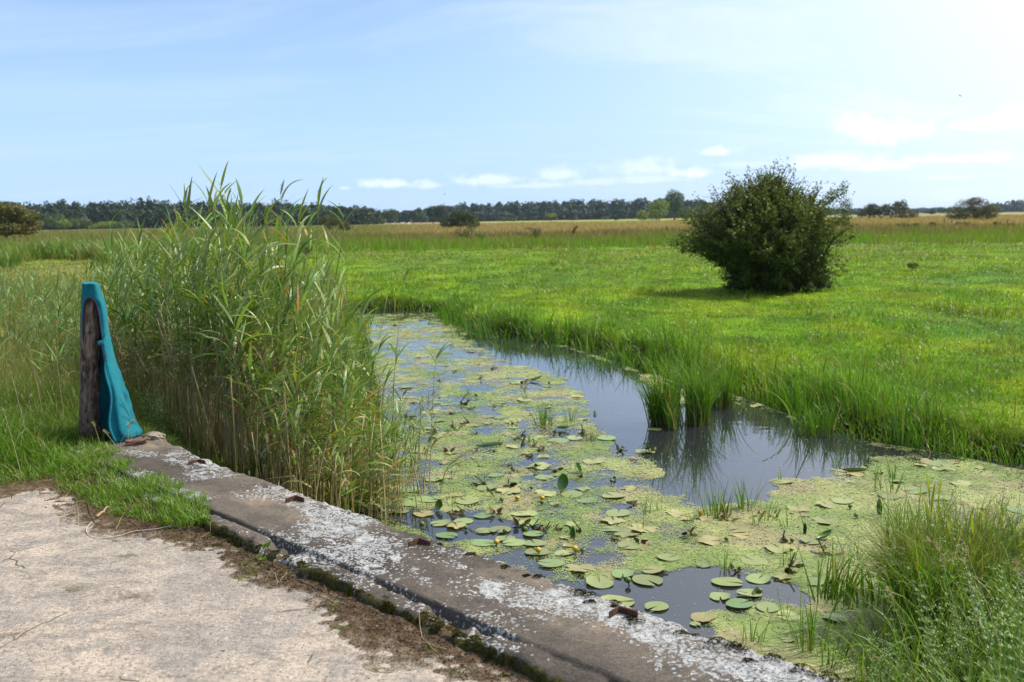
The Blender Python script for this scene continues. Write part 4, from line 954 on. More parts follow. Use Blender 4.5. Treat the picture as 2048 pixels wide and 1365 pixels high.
    for k in range(4):
        rr = np.random.default_rng(320 + k); mb = MB(); n = 7; C = np.stack([np.linspace(0, .03, n), np.zeros(n), np.linspace(0, .5, n)], 1); tube(mb, C, .003, 5, (.25, .24, .06))
        nl = 6; i_ = np.linspace(2, 6, nl).astype(int); blades(mb, C[i_], rr.uniform(.2, .3, nl), .02, np.arange(nl) * math.pi + rr.normal(0, .6, nl), rr.uniform(.15, .55, nl), rr.uniform(.1, .7, nl), 6, lerp([.20, .27, .03], [.42, .40, .05], rr.random(nl)[:, None]), prof='leaf', twist=rr.normal(0, .5, nl)); mbs.append(mb.mesh('yellow_shoot'))
    for me in mbs: me.materials.append(M_GRASS)
    for k, (x, y) in enumerate([(1898, 1150), (1925, 1140), (1945, 1160), (1960, 1120), (1872, 1120), (1855, 1085), (1880, 1070), (1975, 1150), (1990, 1130), (2015, 1150), (2035, 1140), (1860, 1060)]):
        P = at(x, y, -.62); P[2] = -.72; o = bpy.data.objects.new('yellow_shoot', mbs[k % 4]); COL.objects.link(o); o.location = [float(q) for q in P]; o.rotation_euler = (0, random.gauss(0, .1), random.uniform(0, 6)); o.scale = (.78,) * 3
        tag(o, 'yellow green broad-leaved shoot growing up through the big tussock', 'shoot', 'yellow shoots in the tussock')
    # bedstraw: whorls of narrow leaves up thin stems, froth of tiny white flowers on top
    def bedstraw(seed, h, flowers, name='bedstraw'):
        rr = np.random.default_rng(seed); ms, ml, mf = MB(), MB(), MB()
        for q in range(7):
            az = rr.uniform(0, 6.3); ln = rr.uniform(.1, .75); hh = h * rr.uniform(.7, 1.05); t = np.linspace(0, 1, 9); C = np.stack([np.cos(az) * ln * t ** 1.4 * hh, np.sin(az) * ln * t ** 1.4 * hh, hh * t], 1); tube(ms, C, .0013, 4, (.14, .2, .06))
            for u in np.linspace(.15, 1, 10):
                Pp = np.array([np.interp(u, t, C[:, k]) for k in range(3)]); m = 7; yw = np.arange(m) / m * 6.283
                blades(ml, np.repeat(Pp[None], m, 0), .030 * (1.15 - u * .5), .006, yw, rr.uniform(.9, 1.3, m), .3, 2, lerp([.08, .17, .015], [.15, .25, .03], rr.random(m)[:, None]), prof='leaf')
            if flowers:
                for u in (np.linspace(.72, 1, 6) if q % 2 else []):
                    Pp = np.array([np.interp(u, t, C[:, k]) for k in range(3)]); m = 14; F = Pp + rr.normal(0, .034, (m, 3)); leaf_quads(mf, F, rand_dirs(m, rr) + [0, 0, 1], .007, lerp([.42, .48, .30], [.72, .74, .62], rr.random(m)[:, None]), rr, .9)
        return ms, ml, mf if flowers else None
    for k, (x, y, z, h, fl, lab) in enumerate([(1985, 1270, -.45, .56, 1, 'white flowering bedstraw standing tallest beside the tussock'), (2010, 1320, -.3, .40, 1, 'white flowering bedstraw at the right edge below the tussock'), (1880, 1300, -.5, .46, 0, 'leafy bedstraw without flowers in front of the tussock'),
                                       (1840, 1330, -.5, .36, 1, 'low bedstraw with few white flowers close to the kerb end'), (1960, 1350, -.35, .36, 0, 'leafy bedstraw nearest the viewer on the right bank'),
                                       (1762, 1340, -.6, .25, 1, 'small white flowered bedstraw at the water edge by the kerb'), (2040, 1290, -.35, .5, 0, 'leafy bedstraw half cut off by the right edge'),
                                       (312, 862, -.15, .42, 1, 'frothy pale bedstraw right of the hanging jacket'), (345, 880, -.3, .40, 1, 'pale flowering bedstraw against the foot of the reeds'), (300, 845, -.1, .36, 0, 'green leafy bedstraw just behind the jacket hem'), (385, 905, -.35, .36, 1, 'pale bedstraw behind the kerb by the farthest bracket'), (330, 850, -.25, .45, 1, 'tall pale bedstraw between the jacket and the reeds')]):
        P = at(x, y, z); P[2] = min(float(ground_z(P[None, :2])[0][0]), z) if x < 1000 else float(ground_z(P[None, :2])[0][0]); ms, ml, mf = bedstraw(340 + k, h + max(0, z - P[2]) * .8, fl)
        e = empty('bedstraw', P, lab, 'wildflower'); ms.build('stem', M_STEM, e); ml.build('leaves', M_GRASS, e)
        if mf: mf.build('blossom', M_GRASS, e)
    # hemlock-like umbel on the far bank
    P = at(1878, 898, -.6); P[2] = ground_z(P[None, :2])[0][0]; rr = np.random.default_rng(390); e = empty('white_umbel', P, 'bushy plant with a round white flower head on the far bank', 'wildflower'); ms, ml, mf = MB(), MB(), MB()
    for q in range(8):
        az = rr.uniform(0, 6.3); rd = rr.uniform(.0, .28); h = rr.uniform(.25, .45) if q else .62; T = np.array([math.cos(az) * rd, math.sin(az) * rd, h]); tube(ms, spline([(0, 0, 0), T * [.4, .4, .6], T], 8), .003, 5, (.12, .17, .06)); m = 60; leaf_quads(ml, T * [1, 1, .75] + rr.normal(0, .08, (m, 3)), rand_dirs(m, rr) + [0, 0, .8], .05, lerp([.06, .13, .03], [.12, .2, .05], rr.random(m)[:, None]), rr)
        if q in (0, 3): m = 110; u = rr.normal(0, .042, (m, 3)) * [1, 1, .3]; leaf_quads(mf, T + u, rand_dirs(m, rr) * .4 + [0, 0, 1], .016, (.55, .62, .50), rr, .9)
    ms.build('stem', M_STEM, e); ml.build('leaves', M_GRASS, e); mf.build('blossom', M_GRASS, e)
    # grass stalks gone to seed
    def stalk(b, t_, z, lab, head=.12, droop=.3, cols=(.36, .29, .18), grp=None, seed=0, w=.0018):
        rr = np.random.default_rng(seed); A = at(*b, z); n = FW * [1, 1, 0]; B = at_plane(*t_, A, n / np.linalg.norm(n)) - A; L = np.linalg.norm(B)
        e = empty('seed_stalk', A, lab, 'grass stalk', grp); C = spline([(0, 0, 0), B * .5 + [0, 0, .04 * L], B], 14); m1 = MB(); tube(m1, C, np.linspace(w * 1.2, w * .6, 14), 4, cols); m1.build('stalk', M_STEM, e)
        m2 = MB(); N = 60; tt = rr.random(N); dv = (C[-1] - C[-3]); dv /= np.linalg.norm(dv); sgn = 1 if dv[0] >= 0 else -1
        Pp = C[-1] + dv * (tt[:, None] * head) + np.stack([sgn * droop * head * tt ** 2, 0 * tt, -droop * head * tt ** 2 * 1.2], 1) + rr.normal(0, head * .035, (N, 3))
        blades(m2, Pp, rr.uniform(.012, .03, N), .004, rr.uniform(0, 6.3, N), rr.uniform(.2, 1.2, N), .2, 2, lerp(np.array(cols) * .75, np.array(cols) * 1.15, rr.random(N)[:, None])); m2.build('seed_head', M_GRASS, e)
    for k, q in enumerate([((1935, 1330), (1878, 1100), -.35, 'tall straw stalk with nodding seed head before the tussock', .10, .5), ((2010, 1330), (1935, 1108), -.35, 'straw stalk bent over to the left with a curled seed head', .09, 1.2), ((1960, 1300), (1932, 1130), -.4, 'brown seed stalk curving through the middle of the tussock', .10, .8),
                           ((1830, 1360), (1785, 1200), -.5, 'thin straw stalk leaning left beside the kerb end', .06, .1), ((2040, 1340), (2035, 1150), -.25, 'upright dark stalk at the right edge of the picture', .07, .1), ((1985, 1150), (2010, 965), -.6, 'fine purple brown grass flower head over the duckweed', .22, .5),
                           ((2020, 1160), (2040, 985), -.6, 'feathery brown grass flower head at the right edge', .22, .6), ((1960, 1130), (1990, 1020), -.6, 'short feathery brown flower head behind the tussock', .18, .5), ((1855, 890), (1840, 845), -.6, 'pale seed head standing before the white umbel', .1, .2), ((1945, 905), (1930, 840), -.6, 'pale seed stalk right of the white umbel', .1, .2),
                           ((1800, 890), (1776, 700), -.6, 'single tall green stalk rising above the far bank', .02, .1)]):
        stalk(*q[:4], head=q[4], droop=q[5], seed=400 + k, cols=(.36, .29, .18) if k not in (5, 6, 7, 10) else ((.22, .15, .12) if k != 10 else (.10, .18, .04)))
    for k, (b, t_) in enumerate([((240, 905), (215, 870)), ((205, 905), (190, 855)), ((225, 920), (262, 850)), ((150, 930), (290, 880)), ((45, 960), (10, 830)), ((60, 900), (20, 740)), ((95, 880), (60, 700)), ((20, 930), (60, 800)), ((130, 860), (110, 690)), ((110, 960), (190, 905)), ((258, 900), (256, 858))]):
        stalk(b, t_, 0.02, 'dry straw grass stalk rising from the verge around the post', .035, .12, (.40, .34, .20), 'straw stalks in the verge by the post', 430 + k)

# ---------------------------------------------------------------- lily pads, duckweed, floating bits
def build_water_plants():
    mpad = mat_foliage('lily_pads', .12, .45, .45, (1.1, 1.2, .5), vary=.7)
    r = np.random.default_rng(21)
    def pad(ragged, curl, yellow):
        n = 40; rings = [0.0, .3, .6, .85, 1.0]; th = np.linspace(.13, 2 * np.pi - .13, n); base = 1 - .10 * np.cos(th) ** 2 * 0
        R_ = (1 + .16 * np.abs(np.cos(th * .5)) ** 3) * np.where(True, 1, 1); R_ = R_ * (1 - ragged * np.clip(fbm(th * 2.2, th * 0 + r.random() * 50, int(r.integers(999)), 3) - .45, 0, 1) * 1.6)
        V = []; cw = r.uniform(0, 6.3)
        for q in rings:
            z = .004 + curl * .35 * (q ** 3) * np.clip(np.cos(th - cw), 0, 1) ** 2 + .007 * q * np.sin(th * 3 + cw) * (.3 + ragged) * q
            V.append(np.stack([np.cos(th) * R_ * q * .5, np.sin(th) * R_ * q * .46, z], 1))
        V = np.concatenate(V); i = (np.arange(len(rings) - 1)[:, None] * n + np.arange(n - 1)[None, :]).ravel(); F = np.stack([i, i + 1, i + n + 1, i + n], 1)
        vein = (np.abs(np.sin(th * 9)) ** 10); c = lerp([.16, .25, .085], [.29, .29, .11], yellow); C = np.tile(c, (len(V), 1)) * (1 + .10 * np.tile(vein, len(rings)))[:, None]
        spot = sstep(fbm(V[:, 0] * 14, V[:, 1] * 14, int(r.integers(999)), 3), .52, .66)[:, None] * (.25 + yellow); C = lerp(C, [.36, .29, .13], np.clip(spot * .7, 0, .7))
        mb = MB(); mb.add(V, F, C); me = mb.mesh('lily_pad'); me.materials.append(mpad); return me
    fresh = [pad(.05, .02, .1) for _ in range(4)] + [pad(.15, .06, .2) for _ in range(3)]; old = [pad(.9, .03, .7) for _ in range(4)] + [pad(.6, .05, .9) for _ in range(3)] + [pad(.8, .02, .4) for _ in range(2)]
    placed = []
    def put(x, y, wid, me, lab, grp, tilt=.02):
        P = np.array([x, y, Z_W + .0035 + .0085 * random.random()]); o = bpy.data.objects.new('lily_pad', me); COL.objects.link(o); o.location = [float(q) for q in P]; o.rotation_euler = (random.gauss(0, tilt * .5), random.gauss(0, tilt * .5), random.uniform(0, 6.3)); o.scale = (wid, wid, 1.0 if wid > .2 else .7)
        tag(o, lab, 'lily pad', grp); placed.append((x, y, wid))
    LF, GF = 'whole green lily pad floating flat on the stream', 'fresh green lily pads'; LO, GO = 'ragged yellowing lily pad floating among the duckweed', 'ragged yellowing lily pads'
    seen = [(1001, 1061, 54), (970, 1064, 40), (1030, 1088, 52), (1070, 1090, 55), (1075, 1107, 62), (1065, 1071, 46), (892, 1073, 50), (928, 1044, 45), (883, 1048, 48), (1145, 990, 54), (1172, 1003, 48), (1228, 995, 56), (1236, 1029, 60), (1087, 956, 45), (992, 952, 40), (935, 1005, 60), (816, 983, 60), (826, 1007, 66), (855, 1001, 56),
            (975, 978, 56), (1055, 1049, 45), (965, 1034, 40), (1510, 1124, 60), (1452, 1166, 68), (1516, 1160, 58), (1594, 1131, 40), (1478, 1212, 62), (1536, 1218, 54), (1640, 1168, 62), (1623, 1085, 50), (1685, 1005, 50), (1408, 1131, 36), (1669, 1240, 52), (1578, 1283, 30), (1200, 1168, 70), (1246, 1150, 56), (1213, 879, 46), (1118, 883, 50), (1002, 837, 36), (1150, 878, 40), (965, 1088, 56), (1440, 1195, 50), (1105, 1130, 60), (1130, 1108, 50), (1390, 1250, 26), (1500, 1190, 55), (800, 1025, 40), (905, 940, 36), (1310, 860, 34), (1835, 985, 50), (1905, 900, 36), (1580, 1235, 50)]
    for x, y, w in seen: P = at(x, y, Z_W); put(P[0], P[1], w / F_PX * np.linalg.norm(P - EYE) * .82, fresh[random.randrange(7)], LF, GF)
    for x, y, w in [(1092, 990, 44), (1565, 1157, 36), (1160, 1140, 60), (1290, 905, 40), (1350, 1030, 40), (870, 960, 50), (1080, 935, 50), (1190, 925, 48), (1020, 985, 50), (905, 1020, 50), (1285, 1060, 60), (1050, 1030, 50), (1480, 1060, 50), (1560, 1100, 55), (1650, 1045, 50), (1600, 1020, 46), (1420, 1085, 50)]:
        P = at(x, y, Z_W); put(P[0], P[1], w / F_PX * np.linalg.norm(P - EYE), old[random.randrange(9)], LO, GO)
    OPEN = [wp(*q) for q in [(935, 672), (1010, 680), (1130, 694), (1240, 735), (1300, 770), (1300, 850), (1420, 800), (1600, 840), (1690, 880), (1790, 905), (1640, 945), (1545, 965), (1480, 1005), (1400, 1010), (1340, 985), (1310, 930), (1230, 880), (1195, 855), (1165, 790), (1110, 745), (1050, 735), (985, 705)]]
    HOLE1 = [wp(*q) for q in [(1120, 1175), (1270, 1150), (1400, 1128), (1490, 1135), (1590, 1165), (1640, 1200), (1600, 1215), (1520, 1190), (1440, 1215), (1380, 1225), (1430, 1290), (1250, 1230)]]
    HOLE2 = [wp(*q) for q in [(760, 1020), (860, 1030), (980, 1035), (1090, 1058), (1110, 1085), (1000, 1090), (870, 1080)]]
    def cover(P):
        """how thickly the weed lies: thin over the open reach, thick downstream"""
        x, y = P[:, 0], P[:, 1]; n1 = fbm(x * .9, y * .6, 131, 4); n2 = fbm(x * 3.2, y * 2.4, 132, 4); px_, py_ = proj(np.column_stack([P, np.full(len(P), Z_W)]))
        od = polydist(P, OPEN) + (n2 - .5) * .5; h1 = polydist(P, HOLE1) + (n2 - .5) * .3; h2 = polydist(P, HOLE2) + (n2 - .5) * .3
        base = .44 + .5 * (n1 - .5) + 1.25 * (n2 - .5) + .36 * sstep(x / y, .06, .2) * (1 - sstep(y, 8.5, 10)) + .2 * (1 - sstep(y, 5.5, 7.5))
        return base * sstep(od, -.02, .12) * sstep(h1, -.05, .1) * sstep(h2, -.05, .1)
    # more pads, drifting where the weed lies
    tries = 0; want = 150; got = 0
    while got < want and tries < 20000:
        tries += 1; d = math.exp(rng.uniform(math.log(5.2), math.log(25))); a = rng.uniform(-.2, .5); P = np.array([[d * math.sin(a), d * math.cos(a)]])
        if not inside(P, WATER)[0] or polydist(P, WATER)[0] > -.12: continue
        if polydist(P, OPEN)[0] < .05 or polydist(P, HOLE1)[0] < -.1 and rng.random() < .8: continue
        if a > .2 and d < 9 and rng.random() < .75: continue
        w = float(rng.uniform(.11, .22)); q = P[0]
        if any((q[0] - c[0]) ** 2 + (q[1] - c[1]) ** 2 < (.36 * (w + c[2])) ** 2 for c in placed): continue
        f = rng.random() < .30; put(q[0], q[1], w, (fresh if f else old)[random.randrange(7 if f else 9)], LF if f else LO, GF if f else GO, .03); got += 1
    print('pads', len(placed))
    # duckweed and scum: a drift of tiny floating fronds
    mb = MB()
    def drift(N, lo, hi, smin, sper, thr, gain, floor, zb, asp):
        d = np.exp(rng.uniform(math.log(lo), math.log(hi), N)); a = rng.uniform(-.22, .62, N); P = np.stack([d * np.sin(a), d * np.cos(a)], 1)
        pd = polydist(P, WATER); P = P[pd < np.where((P[:, 0] / P[:, 1] < -.04) | ((P[:, 0] / P[:, 1] > .3) & (P[:, 1] < 8.9)), .35, 0)]; cv = cover(P); f2 = fbm(P[:, 0] * 9, P[:, 1] * 7, 133, 3)
        keep = rng.random(len(P)) < np.clip((cv - thr) * gain + (f2 - .5) * 1.6 * (cv > .05), floor * (cv > .05) + .003 * (floor > 0), 1); P = P[keep]; n = len(P); d = np.hypot(P[:, 0], P[:, 1]); print('duckweed', n)
        tone = fbm(P[:, 0] * 1.6, P[:, 1] * 1.3, 134, 4)[:, None]; pk = fbm(P[:, 0] * 3.1, P[:, 1] * 2.7, 135, 3)[:, None]
        c = lerp([.22, .30, .085], [.37, .40, .15], sstep(tone, .3, .7)); c = lerp(c, [.36, .32, .17], sstep(pk, .52, .74) * .8); c = c * (.7 + .6 * fbm(P[:, 0] * 5, P[:, 1] * 4, 136, 3)[:, None]); c = hue(c, rng, .16); dk = rng.random(n) < .03; c[dk] = [.08, .07, .03]
        sz = np.maximum(smin, sper * d) * rng.uniform(.7, 1.5, n); leaf_quads(mb, np.column_stack([P, np.full(n, Z_W) + zb + .003 * rng.random(n)]), np.column_stack([rng.normal(0, .04, (n, 2)), np.ones(n)]), sz, c, rng, asp)
    drift(2000000, 4.6, 27, .007, .0012, .20, 2.4, .03, .004, .8)
    drift(140000, 4.6, 27, .035, .0040, .44, 3.0, 0, .002, .8)
    tag(mb.build('duckweed', mat_foliage('duckweed', .1, .6, .3)), kind='stuff')
    # dead scraps of leaf and stalk sticking out of the surface
    mdead = mat_foliage('dead_leaves', .1, .8, .2); protos = []
    for k in range(6):
        rr = np.random.default_rng(500 + k); mb = MB(); N = 7; P = rr.normal(0, .018, (N, 3)) + [0, 0, .012]; c = lerp([.045, .035, .014], [.20, .13, .05], (rr.random(N) ** 1.5)[:, None]); g = rr.random(N) < .25; c[g] = [.07, .10, .02]
        blades(mb, P, rr.uniform(.03, .09, N), rr.uniform(.02, .045, N), rr.uniform(0, 6.3, N), rr.uniform(.5, 1.6, N), rr.uniform(-.6, 1.8, N), 5, c, twist=rr.normal(0, .9, N), prof='leaf'); tube(mb, spline([(0, 0, -.01), rr.normal(0, .02, 3) + [0, 0, .02], rr.normal(0, .035, 3) + [0, 0, .035]], 6), .005, 5, (.05, .045, .02)); me = mb.mesh('dead_leaf'); me.materials.append(mdead); protos.append(me)
    spots = [(950, 870), (1025, 850), (1040, 880), (1000, 890), (1080, 900), (900, 905), (950, 905), (1070, 895), (905, 830), (870, 790), (990, 815), (1010, 812), (1170, 870), (1300, 905), (960, 935), (1015, 933), (1030, 945), (1075, 935), (960, 975), (1020, 975), (925, 1030), (990, 1030), (1045, 1055), (1075, 1060), (1120, 1060), (1150, 1068), (1090, 1065), (1230, 1080), (1160, 1105), (1285, 1090), (1380, 1075), (1575, 1085), (1655, 1180), (1575, 1145), (1470, 1145), (1190, 830), (880, 960), (830, 860), (845, 820), (820, 840), (930, 810), (945, 820), (910, 860), (1110, 870), (1240, 900), (1270, 1010), (1160, 955), (1110, 945), (1060, 915), (850, 905), (1550, 1035), (1520, 1035), (1450, 1040), (1760, 950), (1735, 935), (1650, 1110), (1510, 1190), (870, 870), (960, 760), (1050, 770), (910, 745), (880, 765), (985, 740), (935, 850)]
    for x, y in spots:
        P = at(x, y, Z_W); o = bpy.data.objects.new('dead_leaf', random.choice(protos)); COL.objects.link(o); o.location = [float(q) for q in P]; o.rotation_euler = (0, 0, random.uniform(0, 6.3)); s = random.uniform(.7, 1.35); o.scale = (s, s, s * random.uniform(.6, 1)); tag(o, 'dark curled scrap of dead lily leaf sticking up out of the duckweed', 'dead leaf', 'dead leaf scraps on the water')
    # rolled and upright young pads
    mroll = mat_foliage('rolled_pads', .2, .35, .5)
    def rolled(x, y, L, wd, yaw, tilt, lab, op=.55, col=(.10, .22, .03)):
        P = at(x, y, Z_W); t = np.linspace(0, 1, 12); ph = np.linspace(-math.pi * op, math.pi * op, 11); T, PH = np.meshgrid(t, ph, indexing='ij'); rad = wd * .5 * np.sin(np.pi * np.clip(T * .94 + .03, 0, 1)) ** .6
        V = np.stack([(T - .15) * L, np.sin(PH) * rad, wd * .25 - np.cos(PH) * rad * .8 + .02], 2).reshape(-1, 3); i = (np.arange(11)[:, None] * 11 + np.arange(10)[None, :]).ravel()
        mb = MB(); mb.add(V, np.stack([i, i + 1, i + 12, i + 11], 1), lerp(np.array(col) * .8, np.array(col) * 1.25, rng.random((len(V), 1)))); o = mb.build('rolled_leaf', mroll); o.location = [float(q) for q in P]; o.rotation_euler = (0, -tilt, yaw); tag(o, lab, 'lily leaf')
        sd_ = o.modifiers.new('t', 'SOLIDIFY'); sd_.thickness = .002
    rolled(960, 897, .30, .075, .15, .06, 'long rolled green leaf lying across pads in midstream'); rolled(1117, 860, .17, .06, -.4, .12, 'rolled bright green leaf right of the pale sedge clump', .6, (.17, .30, .04)); rolled(1126, 978, .16, .12, 1.2, 1.1, 'dark green leaf standing upright on its stalk in open water', .35)
    rolled(1158, 948, .14, .06, 1.9, .7, 'half rolled green leaf tilted up beside the upright leaf', .6, (.15, .28, .04)); rolled(878, 1020, .10, .09, 1.0, 1.0, 'small dark upright leaf among ragged pads near the kerb', .35); rolled(1146, 1076, .11, .05, 1.5, 1.3, 'green spike of a leaf breaking the surface in duckweed', .8)
    rolled(1692, 946, .24, .06, -.1, .04, 'rolled olive leaf on duckweed near the far bank', .6, (.12, .16, .03)); rolled(1640, 1082, .15, .07, .3, .35, 'curled green leaf edge near the right bank', .5); rolled(1045, 895, .18, .03, 1.0, .9, 'dark leaf stalk leaning out of pads in midstream', .9, (.06, .10, .02)); rolled(1062, 763, .22, .1, .1, .25, 'green leaf with raised edge at the tip of the pads', .4, (.10, .22, .03))
    rolled(985, 1000 - 5, .15, .02, 2.2, .5, 'thin dark stalk tilted over water by the kerb side', .9, (.05, .07, .02)); rolled(1758, 1030, .16, .05, 1.4, 1.3, 'dark upright leaf by the left of the tussock', .4, (.06, .14, .03)); rolled(1610, 1068, .1, .03, 1.2, 1.2, 'small dark spike in the duckweed near the right bank', .8, (.05, .10, .02))
    # buds of the yellow water lily on short stalks
    mbud = mat_attr('lily_bud', .5, .4)
    def bud(col):
        mb = MB(); t = np.linspace(0, 1, 9); tube(mb, np.stack([0 * t, 0 * t, .02 + .04 * t], 1), .022 * np.sin(np.pi * np.clip(t * .9 + .08, 0, 1)) ** .6, 12, lerp(np.array(col) * .6, col, t[:, None])); tube(mb, np.array([(0, 0, -.03), (.003, 0, .0), (0, 0, .022)]), .006, 6, (.07, .10, .03)); me = mb.mesh('lily_bud'); me.materials.append(mbud); return me
    by, bg_ = bud((.55, .36, .02)), bud((.11, .16, .03))
    for k, (x, y) in enumerate([(992, 1094), (1152, 1106), (1078, 1110), (1700 - 300, 1035), (1085, 1005), (1034, 1030 - 25)]):
        P = at(x, y, Z_W); o = bpy.data.objects.new('lily_bud', by); COL.objects.link(o); o.location = [float(q) for q in P]; o.rotation_euler = (random.gauss(0, .2), random.gauss(0, .2), 0); tag(o, 'yellow water lily bud on a short stalk between pads', 'flower bud', 'yellow lily buds')
    for x, y in [(1062, 982), (1232, 960), (1222, 968), (1010, 1070), (1045, 1065), (930, 1060), (840, 1057), (1455, 1085), (1585, 1088), (1700, 1020), (1715, 1038), (1522, 1190), (1258, 1172), (1005, 1006), (880, 800), (955, 795), (1075, 945), (1245, 905), (1085, 1012), (1100, 690 + 80)]:
        P = at(x, y, Z_W); o = bpy.data.objects.new('lily_bud', bg_); COL.objects.link(o); o.location = [float(q) for q in P]; o.rotation_euler = (random.gauss(0, .25), random.gauss(0, .25), 0); s = random.uniform(.7, 1.1); o.scale = (s, s, s); tag(o, 'small dark green lily bud or seed pod poking out of the water', 'flower bud', 'dark green lily buds')
build_meadow_grass(); build_left_grass(); build_right_bank(); build_reeds(); build_tufts(); build_water_plants()

# ---------------------------------------------------------------- trees, shrubs, the wood on the skyline
def blob_leaves(mb, blobs, n, size, c0, c1, r, flat=.0):
    """leaves through the outer part of a union of ellipsoids (x, y, z, rx, ry, rz)"""
    blobs = np.asarray(blobs, float); w = (blobs[:, 3] * blobs[:, 5]) ** 1.0; w /= w.sum(); k = r.choice(len(blobs), n, p=w); b = blobs[k]
    d = rand_dirs(n, r); rad = r.uniform(.3, 1.06, n) ** .5; lump = fbm(d[:, 0] * 3 + k, d[:, 2] * 3 + d[:, 1] * 2, 151, 3)
    P = b[:, :3] + d * b[:, 3:] * (rad * (.72 + .5 * lump))[:, None]
    t = np.clip(lump * 1.3 - .15 + r.normal(0, .18, n), 0, 1)[:, None]
    leaf_quads(mb, P, d + r.normal(0, .7, (n, 3)) + [0, 0, .3], size * r.uniform(.7, 1.35, n), lerp(c0, c1, t), r, .75)
def dome_blobs(r, w, h, trunk=.2, m=12, d=None):
    d = d or w * .9; B = [(0, 0, h * (trunk + (1 - trunk) * .5), w * .36, d * .36, h * (1 - trunk) * .40)]
    for q in range(m):
        a = r.uniform(0, 6.3); u = r.uniform(-.7, 1); rr = math.sqrt(max(0, 1 - (u * .92) ** 2)); s = r.uniform(.17, .27)
        B.append((math.cos(a) * rr * w * .32, math.sin(a) * rr * d * .32, h * (trunk + (1 - trunk) * (.5 + .34 * u)), w * s, d * s, h * (1 - trunk) * s * .85))
    return B
def tree(name, lab, cat, px_, D, w, h, c0, c1, seed, trunk=.2, n=None, leaf=None, blobs=None, grp=None, z=None, bark=(.10, .08, .06), lift=0.0):
    r = np.random.default_rng(seed); x, y = bearing(px_, D); zz = float(ground_z(np.array([[x, y]]))[0][0]) if z is None else z; e = empty(name, (x, y, zz + lift), lab, cat, grp)
    leaf = leaf or max(.05, D * .00125); n = n or int(min(9000, 60 + 5.5 * w * h / leaf ** 2))
    mb = MB(); blob_leaves(mb, blobs or dome_blobs(r, w, h, trunk), n, leaf, c0, c1, r); mb.build('crown', M_TREE, e)
    mt = MB(); tube(mt, spline([(0, 0, -.2), (w * .01, 0, h * trunk), (0, 0, h * (trunk + .35 * (1 - trunk)))], 8), np.linspace(.035 * h, .012 * h, 8), 8, bark)
    for q in range(5):
        a = r.uniform(0, 6.3); tube(mt, spline([(0, 0, h * trunk), (math.cos(a) * w * .14, math.sin(a) * w * .12, h * (trunk + .25)), (math.cos(a) * w * .3, math.sin(a) * w * .25, h * (trunk + .42))], 7), np.linspace(.014 * h, .005 * h, 7), 5, bark)
    mt.build('trunk', M_BARK, e); return e

